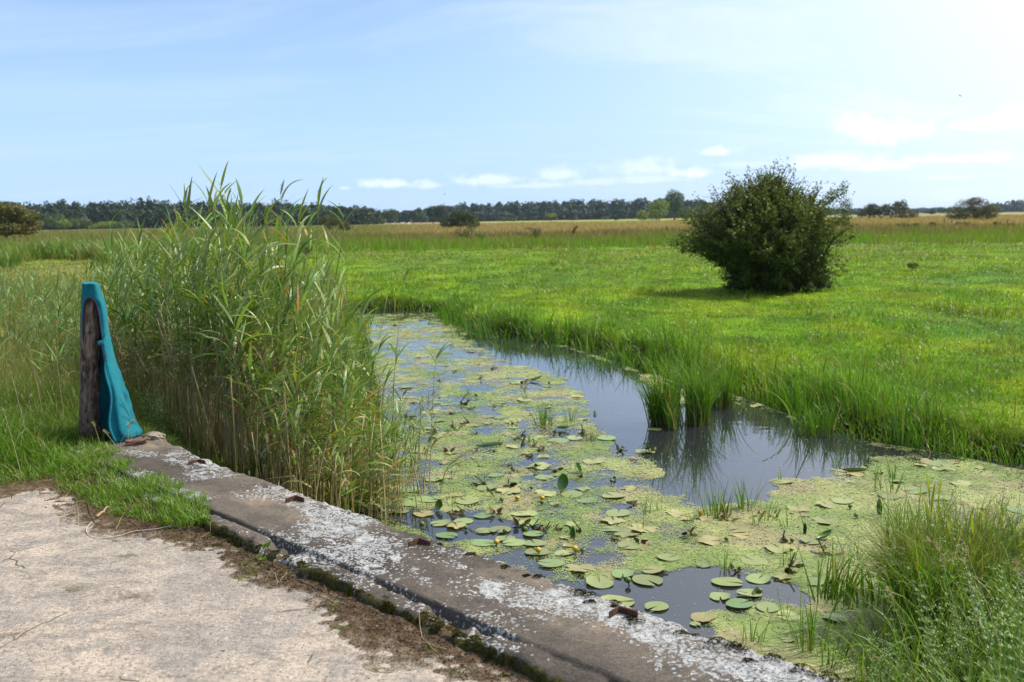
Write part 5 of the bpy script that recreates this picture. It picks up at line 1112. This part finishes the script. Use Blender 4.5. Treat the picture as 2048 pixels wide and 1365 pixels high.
def build_hawthorn():
    """the big dark bush on the meadow: many stems from one foot, boughs ending in leafy twigs"""
    r = np.random.default_rng(77); F0 = at(1558, 580, Z_M + .02); F0[2] = ground_z(F0[None, :2])[0][0]; m = float((F0 - EYE) @ FW) / F_PX
    e = empty('hawthorn_bush', F0, 'big dark spreading bush standing alone on the bright green meadow', 'bush')
    hs = np.array([0, 28, 52, 82, 104, 130, 152, 174, 190, 204, 218]) * m; l = np.array([-100, -98, -112, -172, -212, -190, -160, -128, -92, -56, -30]) * m; g = np.array([100, 112, 104, 114, 120, 112, 98, 70, 30, 2, -16]) * m
    def target(n):
        H = r.uniform(0.02, 1, n) * hs[-1]; L = np.interp(H, hs, l); G = np.interp(H, hs, g); ph = r.uniform(0, 6.283, n)
        return H, (L + G) / 2, (G - L) / 2, ph
    ml, mt = MB(), MB(); nb = 560; H, xc, a, ph = target(nb); f = r.uniform(.70, 1.0, nb) * (1 + .40 * (fbm(ph * 1.7, H * 1.9, 163, 3) - .45) * 2 + .06 * r.normal(size=nb).clip(-1, 1.5))
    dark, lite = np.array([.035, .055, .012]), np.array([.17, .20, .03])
    for i in range(nb):
        end = np.array([xc[i] + math.cos(ph[i]) * a[i] * f[i], math.sin(ph[i]) * a[i] * .85 * f[i], H[i]]); root = np.array([r.normal(0, .55), r.normal(0, .45), 0.02]) + [.15, 0, 0]
        root[0] = np.clip(end[0] * .25 + r.normal(0, .2), -.7, .8); midp = lerp(root, end, .55) + [0, 0, .18 * H[i]]; C = spline([root, midp, end], 14)
        if i % 8 == 0 and H[i] > 1.7: tube(mt, C, np.linspace(.045, .008, 14), 5, (.07, .06, .05))
        nt = 11
        for q in range(nt):
            u = r.uniform(.45, 1.0); p0 = np.array([np.interp(u, np.linspace(0, 1, 14), C[:, k]) for k in range(3)]); dv = (end - root); dv /= np.linalg.norm(dv); dv = dv * .7 + rand_dirs(1, r)[0] * .8 + [0, 0, .30]; dv /= np.linalg.norm(dv)
            Lt = r.uniform(.18, .5) * (1.0 if H[i] > .5 else .7); nl = 13; tt = r.random(nl); P = p0 + dv * (tt * Lt)[:, None] + r.normal(0, .028, (nl, 3)); P[:, 2] = np.maximum(P[:, 2], .02)
            tone = np.clip(.25 + .5 * H[i] / hs[-1] + r.normal(0, .25) + r.normal(0, .12, nl), 0, 1)[:, None]; leaf_quads(ml, P, rand_dirs(nl, r) + [0, 0, .6], r.uniform(.035, .075, nl), lerp(dark, lite, tone), r, .8)  # leaf colour lightens with height, painting in the sunlit top of the bush
    # long shoots breaking the outline, and the bough that reaches out to the right
    def shoot(p0, p1, nl, spread=.03, leaf=.055, tw=5):
        C = spline([p0, lerp(p0, p1, .5) + [0, 0, .05], p1], 12); tube(mt, C, np.linspace(.018, .004, 12), 4, (.08, .07, .05))
        for q in range(tw):
            u = r.uniform(.25, 1); b0 = np.array([np.interp(u, np.linspace(0, 1, 12), C[:, k]) for k in range(3)]); dv = rand_dirs(1, r)[0] + [0, 0, .6]; dv /= np.linalg.norm(dv); tt = r.random(nl)
            P = b0 + dv * (tt * .30)[:, None] + r.normal(0, spread, (nl, 3)); leaf_quads(ml, P, rand_dirs(nl, r) + [0, 0, .5], r.uniform(.03, .065, nl), lerp([.05, .075, .014], lite, r.random((nl, 1))), r, .8)
    for q in range(110):
        hh = r.uniform(.60, .98) * hs[-1]; L = np.interp(hh, hs, l); G = np.interp(hh, hs, g); a_ = r.uniform(0, 6.283); p0 = np.array([(L + G) / 2 + math.cos(a_) * (G - L) / 2 * .85, math.sin(a_) * (G - L) / 2 * .75, hh * .96]); out = np.array([math.cos(a_) * .5, math.sin(a_) * .4, 1.0]) * r.uniform(.2, .70)
        shoot(p0, p0 + out, 7, .025, .05, 4)
    for b_, t_, k in [((60, 140), (128, 196), 34), ((70, 150), (112, 203), 30), ((75, 150), (120, 185), 22), ((50, 150), (85, 205), 12), ((90, 175), (128, 190), 8), ((70, 130), (125, 172), 8), ((-90, 150), (-128, 200), 10), ((-20, 225), (-20, 252), 6), ((-60, 200), (-75, 232), 6), ((-140, 105), (-196, 103), 10), ((70, 90), (122, 92), 10)]:
        shoot(np.array([b_[0] * m, r.normal(0, .3), b_[1] * m]), np.array([t_[0] * m, r.normal(0, .4), t_[1] * m]), 9, .035, .06, k)
    # inner leafage, the shade of the interior painted in as darker leaf colours
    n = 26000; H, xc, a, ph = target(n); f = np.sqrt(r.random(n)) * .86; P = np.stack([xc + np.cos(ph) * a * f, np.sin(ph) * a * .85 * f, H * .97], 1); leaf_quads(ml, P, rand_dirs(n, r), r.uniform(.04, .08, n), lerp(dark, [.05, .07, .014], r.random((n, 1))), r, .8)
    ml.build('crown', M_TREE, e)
    for q in range(9):
        a_ = q * .7; C = spline([(math.cos(a_) * .4 + .1, math.sin(a_) * .3, -.1), (math.cos(a_) * .55 + .1, math.sin(a_) * .4, .9), (math.cos(a_) * .9, math.sin(a_) * .8, 1.9)], 9); tube(mt, C, np.linspace(.075, .03, 9), 7, (.075, .062, .05))
    mt.build('trunk', M_BARK, e)

def build_trees():
    DK0, DK1 = (.016, .036, .012), (.05, .085, .022); GR0, GR1 = (.035, .065, .012), (.11, .155, .025); OL0, OL1 = (.04, .05, .012), (.15, .13, .03); W0, W1 = (.07, .12, .016), (.25, .30, .04)
    T = tree
    # skyline, from left to right
    r = np.random.default_rng(600); B = dome_blobs(r, 13, 6.4, .02, 18, 10)
    T('broad_tree', 'broad orange tinged tree at the far left edge of the fields', 'tree', 8, 165, 11.5, 6.6, (.04, .06, .012), (.18, .15, .026), 601, .04, n=17000, leaf=.30)
    T('round_tree', 'green round-topped tree behind the orange tinged tree', 'tree', 48, 185, 5.5, 5.2, GR0, GR1, 602, .05, n=4500, leaf=.26)
    for i, (x, D, w, h, c0, c1, lab) in enumerate([(108, 520, 12, 9, GR0, GR1, 'taller green willow in front of the dark wood on the left'), (126, 500, 8, 5.5, W0, W1, 'pale rounded willow bush at the foot of the left wood'), (142, 540, 9, 7.5, GR0, GR1, 'mid green willow right of the pale rounded one'), (165, 560, 12, 6.5, (.045, .07, .02), (.12, .15, .04), 'low grey green shrub at the middle of the left wood foot'),
                                               (205, 560, 18, 4.5, W0, W1, 'long low pale shrub before the left wood'), (245, 560, 16, 5, GR0, GR1, 'low round shrub before the left wood near the reeds'), (86, 540, 8, 10, DK0, DK1, 'narrow dark tree at the near edge of the left wood'), (690, 190, 3.2, 2.2, OL0, OL1, 'small olive shrub just right of the reed stand'), (660, 210, 5, 3.6, OL0, OL1, 'brownish shrub seen through the right reeds')]):
        T('willow' if 'willow' in lab else ('shrub' if 'shrub' in lab else 'tree'), lab, 'shrub' if 'shrub' in lab or 'bush' in lab else 'tree', x, D, w, h, c0, c1, 610 + i, .05)
    for i, (x, D, w, h, c0, c1, lab, tr) in enumerate([
        (780, 640, 10.5, 11, GR0, (.085, .125, .025), 'stout green tree standing clear before the wood, left of midfield', .1), (765, 560, 5, 3.4, W0, (.16, .17, .03), 'small yellow green bush at the foot of the stout tree', .02),
        (827, 720, 7, 10, DK0, DK1, 'dark slim tree left in the pair before the wood', .1), (842, 740, 6, 11.5, (.03, .055, .03), (.07, .10, .045), 'taller slim tree right in the pair before the wood', .1),
        (866, 600, 8, 11, DK0, DK1, 'dark green tree joined to a bigger round dark tree', .1), (886, 600, 9, 11.5, DK0, (.045, .075, .02), 'bigger round dark tree of the joined couple', .1),
        (938, 700, 5, 9, GR0, (.08, .12, .03), 'narrow green tree rising behind the dark bush cluster', .1), (907, 680, 4, 7, DK0, DK1, 'thin dark treetop left behind the bush cluster', .1),
        (1100, 560, 8.4, 5.2, GR0, W1, 'small umbrella shaped tree with bare trunk in the far field', .32), (1046, 540, 3.4, 2.9, GR0, GR1, 'tiny tree with thin trunk left of the umbrella shaped one', .35), (1008, 690, 9, 4, (.04, .06, .03), (.10, .13, .06), 'low greyish bush under the middle wood', .02), (1028, 690, 7, 3.5, GR0, GR1, 'low green bush under the middle wood', .02),
        (1349, 520, 11, 16.5, GR0, (.09, .13, .03), 'tallest domed tree of the far willow group', .12), (1318, 500, 12.5, 11.5, W0, W1, 'bright green domed willow left of the tallest tree', .05), (1287, 470, 9, 5, (.08, .11, .01), (.26, .27, .03), 'yellow green bush at the left end of the willow group', .02), (1313, 460, 10, 5.6, W0, (.15, .20, .03), 'low round green bush in front of the bright willow', .02), (1372, 480, 9, 6, GR0, GR1, 'low bush at the right foot of the tallest domed tree', .02),
        (1232, 600, 5, 3, DK0, DK1, 'tiny dark bush by the middle wood, left of the willow group', .02), (1210, 900, 8, 3, GR0, GR1, 'flat low bush on the far field edge', .02),
        (1736, 300, 7.5, 5.0, DK0, (.07, .095, .02), 'left dark hedge bush on the right horizon', .03), (1762, 300, 5.5, 4.6, (.02, .04, .01), (.06, .085, .02), 'middle dark hedge bush on the right horizon', .03), (1782, 300, 6, 5.2, DK0, (.075, .09, .02), 'tall hedge bush with a split top on the right horizon', .03), (1802, 310, 4.6, 6.2, (.03, .05, .02), (.08, .11, .04), 'feathery tree rising at the right end of the hedge', .15), (1815, 290, 6, 2.8, OL0, (.10, .09, .03), 'low brownish bush at the right end of the hedge', .02),
        (1829, 700, 7, 5, (.05, .08, .05), (.12, .16, .10), 'pale distant tree right of the hedge', .1), (1861, 650, 10, 4, DK0, DK1, 'dark distant bush on the right horizon', .03), (1887, 900, 14, 7, (.02, .05, .035), (.05, .09, .06), 'bluish distant tree clump left of the round field bush', .05),
    ]):
        T('tree' if cat_is_tree(lab) else 'bush', lab, 'tree' if cat_is_tree(lab) else 'bush', x, D, w, h, c0, c1, 640 + i, tr)
    # bush cluster in mid-field: one plant of three domes; shrubs on the meadow
    B = [(-2.6, 0, 1.3, 1.9, 1.6, 1.3), (0, 0, 2.2, 2.6, 2, 2.0), (2.6, 0, 1.9, 2.0, 1.8, 1.8), (3.6, 0, 1.0, 1.3, 1.2, .9), (.8, .2, 3.0, 1.6, 1.4, 1.0)]
    T('bush', 'dark spreading bush of three domes in the tan midfield', 'bush', 918, 225, 8, 4, DK0, (.075, .10, .022), 700, .02, n=7000, leaf=.24, blobs=B)
    r = np.random.default_rng(701)
    def thin(name, lab, x, D, w, h, c0, c1, seed, n):
        T(name, lab, 'shrub', x, D, w, h, c0, c1, seed, .03, n=n, leaf=max(.07, D * .0012), blobs=[(np.random.default_rng(seed + q).normal(0, w * .17), np.random.default_rng(seed + q + 50).normal(0, w * .15), h * (.2 + .75 * q / 11), w * .22, w * .2, h * .16) for q in range(12)])
    thin('shrub', 'thin upright shrub with gaps, nearest one left of midfield', 936, 100, 2.1, 2.0, (.05, .06, .02), (.15, .16, .04), 710, 700); thin('shrub', 'brownish see-through shrub left beside the thin upright one', 915, 104, 1.3, 1.2, (.09, .08, .03), (.2, .17, .06), 730, 220)
    thin('shrub', 'low brown green thicket on the meadow edge, midfield', 1072, 100, 2.4, 1.25, (.07, .07, .025), (.16, .15, .05), 750, 750); thin('shrub', 'small olive conical shrub right of the brown thicket', 1149, 112, .8, 1.3, (.07, .06, .015), (.16, .13, .03), 770, 260)
    thin('shrub', 'bright green leafy patch of weed near the thin shrub', 962, 96, 1.6, .9, (.07, .12, .02), (.15, .22, .03), 790, 420); thin('shrub', 'tall airy shrub just right behind the big dark bush', 1690, 118, 2.9, 3.7, (.06, .07, .015), (.17, .18, .035), 810, 1500)
    B = [(-4.0, 0, 1.9, 2.0, 2, 1.6), (-1.6, 0, 2.7, 2.6, 2.2, 2.1), (1.2, 0, 3.0, 2.8, 2.4, 2.2), (3.8, 0, 2.2, 2.2, 2, 1.7), (.2, 0, 4.2, 1.6, 1.5, 1.1), (2.2, 0, 1.0, 2.6, 2, 1.1), (-2.8, 0, .9, 2.2, 2, .9)]
    T('bush', 'wide round olive bush alone in the tan field near the right edge', 'bush', 1946, 215, 10, 5, (.03, .04, .01), (.145, .135, .028), 830, .02, n=9500, leaf=.21, blobs=B)
    for i, (x, D, w, h, lab) in enumerate([(1806, 120, 1.7, 1.0, 'low dark shrub in the rusty grass, right field'), (1868, 128, 1.1, .85, 'small round shrub between the low dark one and the fence'), (1993, 132, 1.5, .8, 'low green shrub close to the right edge'), (1925, 138, 2.2, .7, 'flat yellowish shrub in front of the wide round bush'), (1832, 124, 1.1, .7, 'flat grey brown shrub in rusty grass'), (1828, 36, .42, .34, 'small green weed clump on the meadow right of the big bush'), (2025, 128, 1.4, .6, 'flat shrub at the very right edge'), (1450, 104, 1.0, .7, 'little shrub left of the big dark bush'), (610, 60, 1.2, 1.1, 'dark green weed clump behind the reed stand')]):
        T('shrub', lab, 'shrub', x, D, w, h, *(((.045, .055, .015), (.12, .13, .03)) if i != 5 else ((.07, .13, .015), (.12, .19, .02))), 840 + i, .02, n=420, leaf=max(.04, D * .0013))
    # woods: far off, they read as one mass
    def wood(name, rows, seed, c0, c1, n_each):
        r = np.random.default_rng(seed); mb = MB()
        for xs, D, dx, hf in rows:
            for x in np.arange(xs[0], xs[1], dx):
                DD = D + r.uniform(-40, 40); h = hf(x) * 1.22 * r.uniform(.94, 1.04); w = dx * DD / F_PX * r.uniform(2.2, 3.4); X, Y = bearing(x + r.normal(0, 4), DD); b = np.array(dome_blobs(r, w, h, .0, 6) + [(0, 0, h * .22, w * .5, w * .4, h * .3)]); b[:, 0] += X; b[:, 1] += Y; b[:, 2] += Z_M; tint = r.uniform(.7, 1.35)
                blob_leaves(mb, b, n_each, DD * .0024, np.array(c0) * tint, np.array(c1) * tint * [1 + r.normal(0, .12), 1, 1], r)
        o = mb.build(name, M_TREE); tag(o, kind='stuff')
    lh = lambda x: np.interp(x, [-100, 60, 100, 300, 450, 600, 680, 740, 800], [17.5, 17, 16.8, 16.5, 14.6, 13.4, 11.5, 10, 8])
    wood('left_woods', [((-150, 760), 690, 13, lh), ((-150, 760), 650, 15, lambda x: lh(x) * .88), ((-150, 720), 600, 17, lambda x: lh(x) * .6)], 900, (.012, .030, .012), (.038, .066, .020), 560)
    mh = lambda x: np.interp(x, [640, 740, 800, 840, 890, 950, 1100, 1300, 1380, 1450, 1560], [9, 10.2, 10, 12, 15, 16.2, 17.2, 18.2, 17.2, 15, 12])
    wood('middle_woods', [((650, 1500), 1050, 9, mh), ((650, 1490), 1000, 11, lambda x: mh(x) * .84), ((650, 1470), 960, 13, lambda x: mh(x) * .5)], 901, (.012, .032, .018), (.036, .064, .028), 420)
    wood('far_woods', [((1800, 2010), 2300, 8, lambda x: 9), ((1970, 2300), 1500, 9, lambda x: np.interp(x, [1970, 2000, 2040, 2300], [8, 13, 15.5, 15])), ((1960, 2300), 1400, 12, lambda x: np.interp(x, [1960, 1985, 2020, 2300], [6, 9, 8, 9])), ((1500, 1750), 1500, 9, lambda x: 8)], 902, (.012, .032, .02), (.035, .062, .03), 200)
    # fence posts, resting cattle, birds
    for x, D, h, lab in [(1889, 150, 1.15, 'thick grey fence post left of the wide round bush'), (1904, 165, .9, 'thinner fence post close by the wide round bush'), (2003, 140, .75, 'slim pale fence post near the right edge'), (2015, 140, .95, 'dark fence post nearest the right edge')]:
        X, Y = bearing(x, D); mb = MB(); tube(mb, np.array([(0, 0, -.2), (0.01, 0, h * .5), (0.0, 0, h * .97), (0, 0, h)]), np.array([.09, .085, .08, .05]), 9, (.13, .12, .11)); o = mb.build('fence_post', M_BARK); o.location = (X, Y, float(ground_z(np.array([[X, Y]]))[0][0])); tag(o, lab, 'post')
    for i, (x, D, lab) in enumerate([(785, 420, 'leftmost of the three white cattle lying by the far trees'), (803, 430, 'middle of the three white cattle lying by the far trees'), (817, 425, 'rightmost of the three white cattle lying by the far trees')]):
        X, Y = bearing(x, D); mb = MB(); s = 1.0; n = 12; t = np.linspace(0, 1, n)
        tube(mb, np.stack([(t - .5) * 1.5, .05 * np.sin(t * 3), .42 + .06 * np.sin(t * 6.3)], 1), .40 * np.sin(np.pi * np.clip(t * .93 + .04, 0, 1)) ** .5, 12, (.62, .58, .52)); tube(mb, spline([(.62, 0, .6), (.85, .05, .85), (1.05, .1, .9), (1.25, .12, .78)], 10), np.array([.2, .19, .17, .16, .15, .15, .15, .13, .11, .08]), 10, (.62, .58, .52))
        for sx, sy in ((.45, .3), (.35, -.3), (-.45, .33), (-.5, -.3)): tube(mb, spline([(sx, sy * .7, .35), (sx + .2, sy, .18), (sx - .15, sy * 1.15, .07)], 6), np.linspace(.12, .05, 6), 7, (.55, .51, .46))
        for sy in (-.12, .14): tube(mb, np.array([(1.02, .1 + sy, .98), (.98, .1 + sy * 1.6, 1.05)]), [.05, .02], 5, (.55, .5, .45))
        o = mb.build('cow', mat_attr('cow_hide', .9, .1) if i == 0 else bpy.data.materials['cow_hide']); o.location = (X, Y, float(ground_z(np.array([[X, Y]]))[0][0]) + .45); o.rotation_euler = (0, 0, i * .9 - .6); tag(o, lab, 'cow', 'white cattle resting by the far trees')
    for x, y, D, sp, lab in [(1920, 192, 38, .20, 'dark swallow with bent wings high over the right field'), (2000, 292, 90, .2, 'tiny distant bird low in the right sky'), (889, 389, 120, .35, 'tiny distant bird over the middle wood')]:
        P = EYE + ray(x, y) * D; mb = MB(); t = np.linspace(0, 1, 9); tube(mb, np.stack([(t - .5) * sp * .8, 0 * t, 0 * t], 1), sp * .10 * np.sin(np.pi * np.clip(t * .95 + .02, 0, 1)) ** .7, 8, (.02, .03, .06))
        for sgn in (-1, 1): V = np.array([(.25, 0, .02), (-.10, 0, .02), (-.05, sgn * .35, .12), (.16, sgn * .32, .13), (-.35, sgn * .75, -.02)]) * sp; V2 = V - [0, 0, .02 * sp]; mb.add(np.concatenate([V, V2]), [np.array([[0, 1, 2, 3]]), np.array([[3, 2, 4]]), np.array([[5, 8, 7, 6]]), np.array([[8, 9, 7]])], (.02, .03, .06))
        V = np.array([(-.35, 0, 0), (-.70, .10, .0), (-.5, 0, 0), (-.70, -.10, 0)]) * sp; mb.add(V, [np.array([[0, 1, 2, 3]])], (.02, .03, .06)); o = mb.build('bird', mat_attr('feathers', .6, .3)); o.location = [float(q) for q in P]; o.rotation_euler = (.5, .1, .9); tag(o, lab, 'bird')
def cat_is_tree(lab): return ('tree' in lab and 'bush' not in lab.split(' of ')[0].split(' at ')[0]) or 'willow left' in lab

# ---------------------------------------------------------------- small things on the road
def build_litter():
    r = np.random.default_rng(950)
    def top(P): s, n = SN(P); return np.where(n > -.565, kerb_top(s, n), np.maximum(dirt_h(s, n), (fbm(s * 2.2, n * 2.2, 31, 5) - .5) * .018))
    def lay(name, pix, w, col, lab, cat, grp=None, rise=.003):
        P = spline(np.array([at(*q, .01) for q in pix]), 22); P[:, 2] = top(P) + rise + w; o0 = P[0].copy(); mb = MB(); tube(mb, P - o0, np.linspace(w, w * .6, 22), 6, lerp(np.array(col) * .8, np.array(col) * 1.15, r.random((22, 1)))); o = mb.build(name, M_STEM); o.location = [float(q) for q in o0]; tag(o, lab, cat, grp)
    lay('straw', [(184, 1043), (173, 1055), (178, 1068), (205, 1074), (260, 1066), (300, 1061), (350, 1056), (358, 1050)], .0022, (.55, .50, .40), 'long pale bent straw curving round on the soil below the turf', 'straw')
    lay('stick', [(193, 1037), (206, 1028), (218, 1020)], .009, (.30, .20, .12), 'short thick brown stick with a pale cut end', 'stick'); lay('twig', [(218, 1020), (228, 1013), (236, 1008)], .002, (.28, .2, .12), 'thin end twig continuing the short thick stick', 'twig')
    for k, q in enumerate([[(175, 1008), (182, 1030), (192, 1045), (205, 1050)], [(120, 1003), (140, 985), (170, 955)], [(155, 1045), (156, 1025), (153, 1008)], [(260, 1045), (280, 1060), (300, 1078)], [(232, 1060), (245, 1035), (258, 1022)], [(60, 985), (90, 975), (135, 988)], [(350, 1065), (365, 1050), (370, 1045)], [(550, 1150), (555, 1168), (545, 1170)], [(560, 1160), (575, 1150)], [(600, 1165), (640, 1180), (690, 1200)], [(640, 1140), (650, 1165)], [(690, 1168), (710, 1185), (720, 1190)], [(640, 1155), (670, 1160), (700, 1175)], [(470, 1070), (485, 1088)], [(400, 1075), (425, 1068)], [(800, 1280), (830, 1290), (850, 1270)], [(835, 1290), (860, 1292), (892, 1300)], [(838, 1255), (850, 1285), (875, 1305)], [(1000, 1280), (1015, 1262)], [(1005, 1265), (1003, 1252)], [(870, 1230), (890, 1240), (910, 1246)], [(740, 1225), (790, 1240)], [(930, 1330), (960, 1345)], [(720, 1290), (700, 1280)], [(525, 1128), (560, 1140)], [(985, 1340), (1020, 1350)], [(640, 1190), (675, 1205), (705, 1215)], [(495, 1100), (520, 1112)], [(325, 1095), (345, 1088)], [(110, 1000), (165, 1005), (185, 1003)]]):
        lay('straw' if k % 3 else 'twig', q, .0016 + .001 * (k % 3 == 0), (.34, .26, .15) if k % 3 else (.12, .08, .05), 'dry straw lying on the soil strip beside the kerb' if k % 3 else 'thin dark twig lying on the soil strip beside the kerb', 'straw' if k % 3 else 'twig', 'dry straws on the soil strip' if k % 3 else 'dark twigs on the soil strip')
    # matted dry grass scraps on the open concrete
    for k, (x, y, L, lab) in enumerate([(275, 1195, .085, 'flat mat of dry brown grass on the pale concrete'), (143, 1180, .07, 'small dry scrap of grass on concrete left of the brown mat'), (250, 1112, .05, 'dark crumpled leaf on the concrete below the turf'), (22, 1270, .08, 'brown tangle of dry grass at the left edge of the concrete')]):
        mb = MB(); N = int(130 * L / .1); P0 = at(x, y, 0); rr = np.random.default_rng(960 + k); P = np.stack([rr.normal(0, L * .5, N), rr.normal(0, L * .3, N), np.full(N, .004)], 1); w = P + P0; P[:, 2] = top(w) + .002
        blades(mb, P, rr.uniform(.01, .035, N), .0022, rr.normal(.3, .8, N), 1.5, rr.uniform(0, .15, N), 2, lerp([.09, .065, .03], [.36, .28, .16], rr.random(N)[:, None])); o = mb.build('grass_scrap', M_GRASS); o.location = (float(P0[0]), float(P0[1]), 0); tag(o, lab, 'dry grass')
    # crumbs of bark, leaf and straw over the soil
    mb = MB(); N = 16000; S_ = r.uniform(-.6, 4.6, N); n_ = -.57 - np.abs(r.normal(0, .16, N)); h = dirt_h(S_, n_); keep = h > .001; S_, n_, h = S_[keep], n_[keep], h[keep]; N = len(S_); P = np.array(K0 * [1, 1, 0]) + S_[:, None] * KD + n_[:, None] * KN; P[:, 2] = h + .003
    leaf_quads(mb, P, r.normal(0, .45, (N, 3)) + [0, 0, 1], r.uniform(.004, .018, N), lerp([.035, .022, .013], [.24, .17, .10], (r.random(N) ** 2)[:, None]), r, .35); N2 = 500; i = r.integers(0, N, N2)
    blades(mb, P[i], r.uniform(.02, .07, N2), .0022, r.uniform(0, 6.3, N2), 1.5, r.uniform(-.1, .1, N2), 2, lerp([.18, .13, .07], [.42, .33, .19], r.random(N2)[:, None])); tag(mb.build('leaf_litter', M_GRASS), kind='stuff')
    # grit and pebbles loose on the slab
    mb = MB(); N = 1500; S_ = r.uniform(-.3, 4.5, N); n_ = r.uniform(-3.4, -.7, N); P = np.array(K0 * [1, 1, 0]) + S_[:, None] * KD + n_[:, None] * KN; P[:, 2] = top(P)
    ico = np.array([(0, 0, 1), (.9, 0, .2), (.25, .85, .25), (-.75, .5, .15), (-.7, -.55, .25), (.3, -.85, .2), (0, 0, -.6)]); f = np.array([(0, 1, 2), (0, 2, 3), (0, 3, 4), (0, 4, 5), (0, 5, 1), (6, 2, 1), (6, 3, 2), (6, 4, 3), (6, 5, 4), (6, 1, 5)])
    for q in range(N):
        s = .0018 + .0035 * r.random() ** 4; a = r.uniform(0, 6.3); ca, sa = math.cos(a), math.sin(a); v = ico * [1, r.uniform(.6, 1), .6] * s; v = np.stack([v[:, 0] * ca - v[:, 1] * sa, v[:, 0] * sa + v[:, 1] * ca, v[:, 2]], 1); g = r.choice(4, p=[.4, .3, .2, .1]); mb.add(v + P[q], f, [(.30, .26, .21), (.10, .085, .075), (.50, .45, .38), (.26, .11, .08)][g])
    tag(mb.build('grit', mat_attr('grit', .9, .2)), kind='stuff')
    # seedlings on the soil under the turf
    for k, (x, y) in enumerate([(185, 1005), (210, 1010), (232, 1012), (248, 1015), (262, 1010), (275, 1018), (240, 1028), (268, 1032), (285, 1030), (300, 1035), (310, 1022), (330, 1050), (372, 1045), (395, 1035), (410, 1050), (415, 1060), (345, 1030), (360, 1025), (525, 1125), (535, 1118)]):
        P = at(x, y, .01); P[2] = top(P[None])[0]; rr = np.random.default_rng(980 + k); mb = MB(); n = 9; yw = rr.uniform(0, 6.3, n); blades(mb, np.tile([0, 0, .0], (n, 1)) + rr.normal(0, .008, (n, 3)) * [1, 1, 0], rr.uniform(.02, .045, n), rr.uniform(.010, .018, n), yw, rr.uniform(.4, 1.1, n), rr.uniform(0, .8, n), 4, lerp([.08, .17, .03], [.17, .28, .06], rr.random(n)[:, None]), prof='leaf'); o = mb.build('seedling', M_GRASS); o.location = [float(q) for q in P]; tag(o, 'tiny broad-leaved green seedling on the dark soil', 'seedling', 'seedlings on the soil')
    # broken brick and lump of concrete at the far end of the kerb
    def lump(name, x, y, z, dims, col, lab, cat, seed, rot=0.):
        rr = np.random.default_rng(seed); bm = bmesh.new(); bmesh.ops.create_cube(bm, size=1); bmesh.ops.subdivide_edges(bm, edges=bm.edges[:], cuts=4, use_grid_fill=True)
        for v in bm.verts:
            p = np.array(v.co); k = .30 * (fbm([p[0] * 3 + seed], [p[1] * 3 + p[2] * 2], seed, 3)[0] - .5) * 2; q = p * (1 - .12 * np.linalg.norm(p) ** 2 * .8) + p * k; v.co = Vector(q * dims)
        me = bpy.data.meshes.new(name); bm.to_mesh(me); bm.free(); ca = me.color_attributes.new('col', 'FLOAT_COLOR', 'POINT'); nn = len(me.vertices); cc = np.ones((nn, 4)); cc[:, :3] = np.array(col) * rr.uniform(.6, 1.3, (nn, 1)); ca.data.foreach_set('color', cc.astype(np.float32).ravel()); me.materials.append(M_BARK)
        P = at(x, y, z); o = bpy.data.objects.new(name, me); COL.objects.link(o); o.location = (float(P[0]), float(P[1]), z); o.rotation_euler = (.05, .03, rot); tag(o, lab, cat)
    lump('broken_brick', 272, 884, .085, (.13, .07, .035), (.15, .085, .065), 'broken reddish brick lying under the jacket hem', 'brick', 5, .3); lump('concrete_lump', 308, 876, .07, (.13, .10, .06), (.26, .22, .17), 'rounded lump of pale concrete at the far end of the kerb', 'rubble', 6, -.4)
build_hawthorn(); build_trees(); build_litter()

# ---------------------------------------------------------------- summer air
def build_haze():
    m, t, out = new_mat('summer_haze'); v = t.new('ShaderNodeVolumePrincipled'); v.inputs['Color'].default_value = (.62, .78, 1, 1); v.inputs['Density'].default_value = HAZE; v.inputs['Anisotropy'].default_value = .2
    t.l.new(v.outputs[0], out.inputs['Volume'])
    x0, x1, y0, y1, z0, z1 = -3800, 3800, -750, 4100, -40, 26; V = [(x, y, z) for z in (z0, z1) for y in (y0, y1) for x in (x0, x1)]
    mb = MB(); mb.add(V, np.array([[0, 2, 3, 1], [4, 5, 7, 6], [0, 1, 5, 4], [2, 6, 7, 3], [0, 4, 6, 2], [1, 3, 7, 5]])); o = mb.build('haze', m); tag(o, kind='stuff')
HAZE = 0.00007
build_haze()
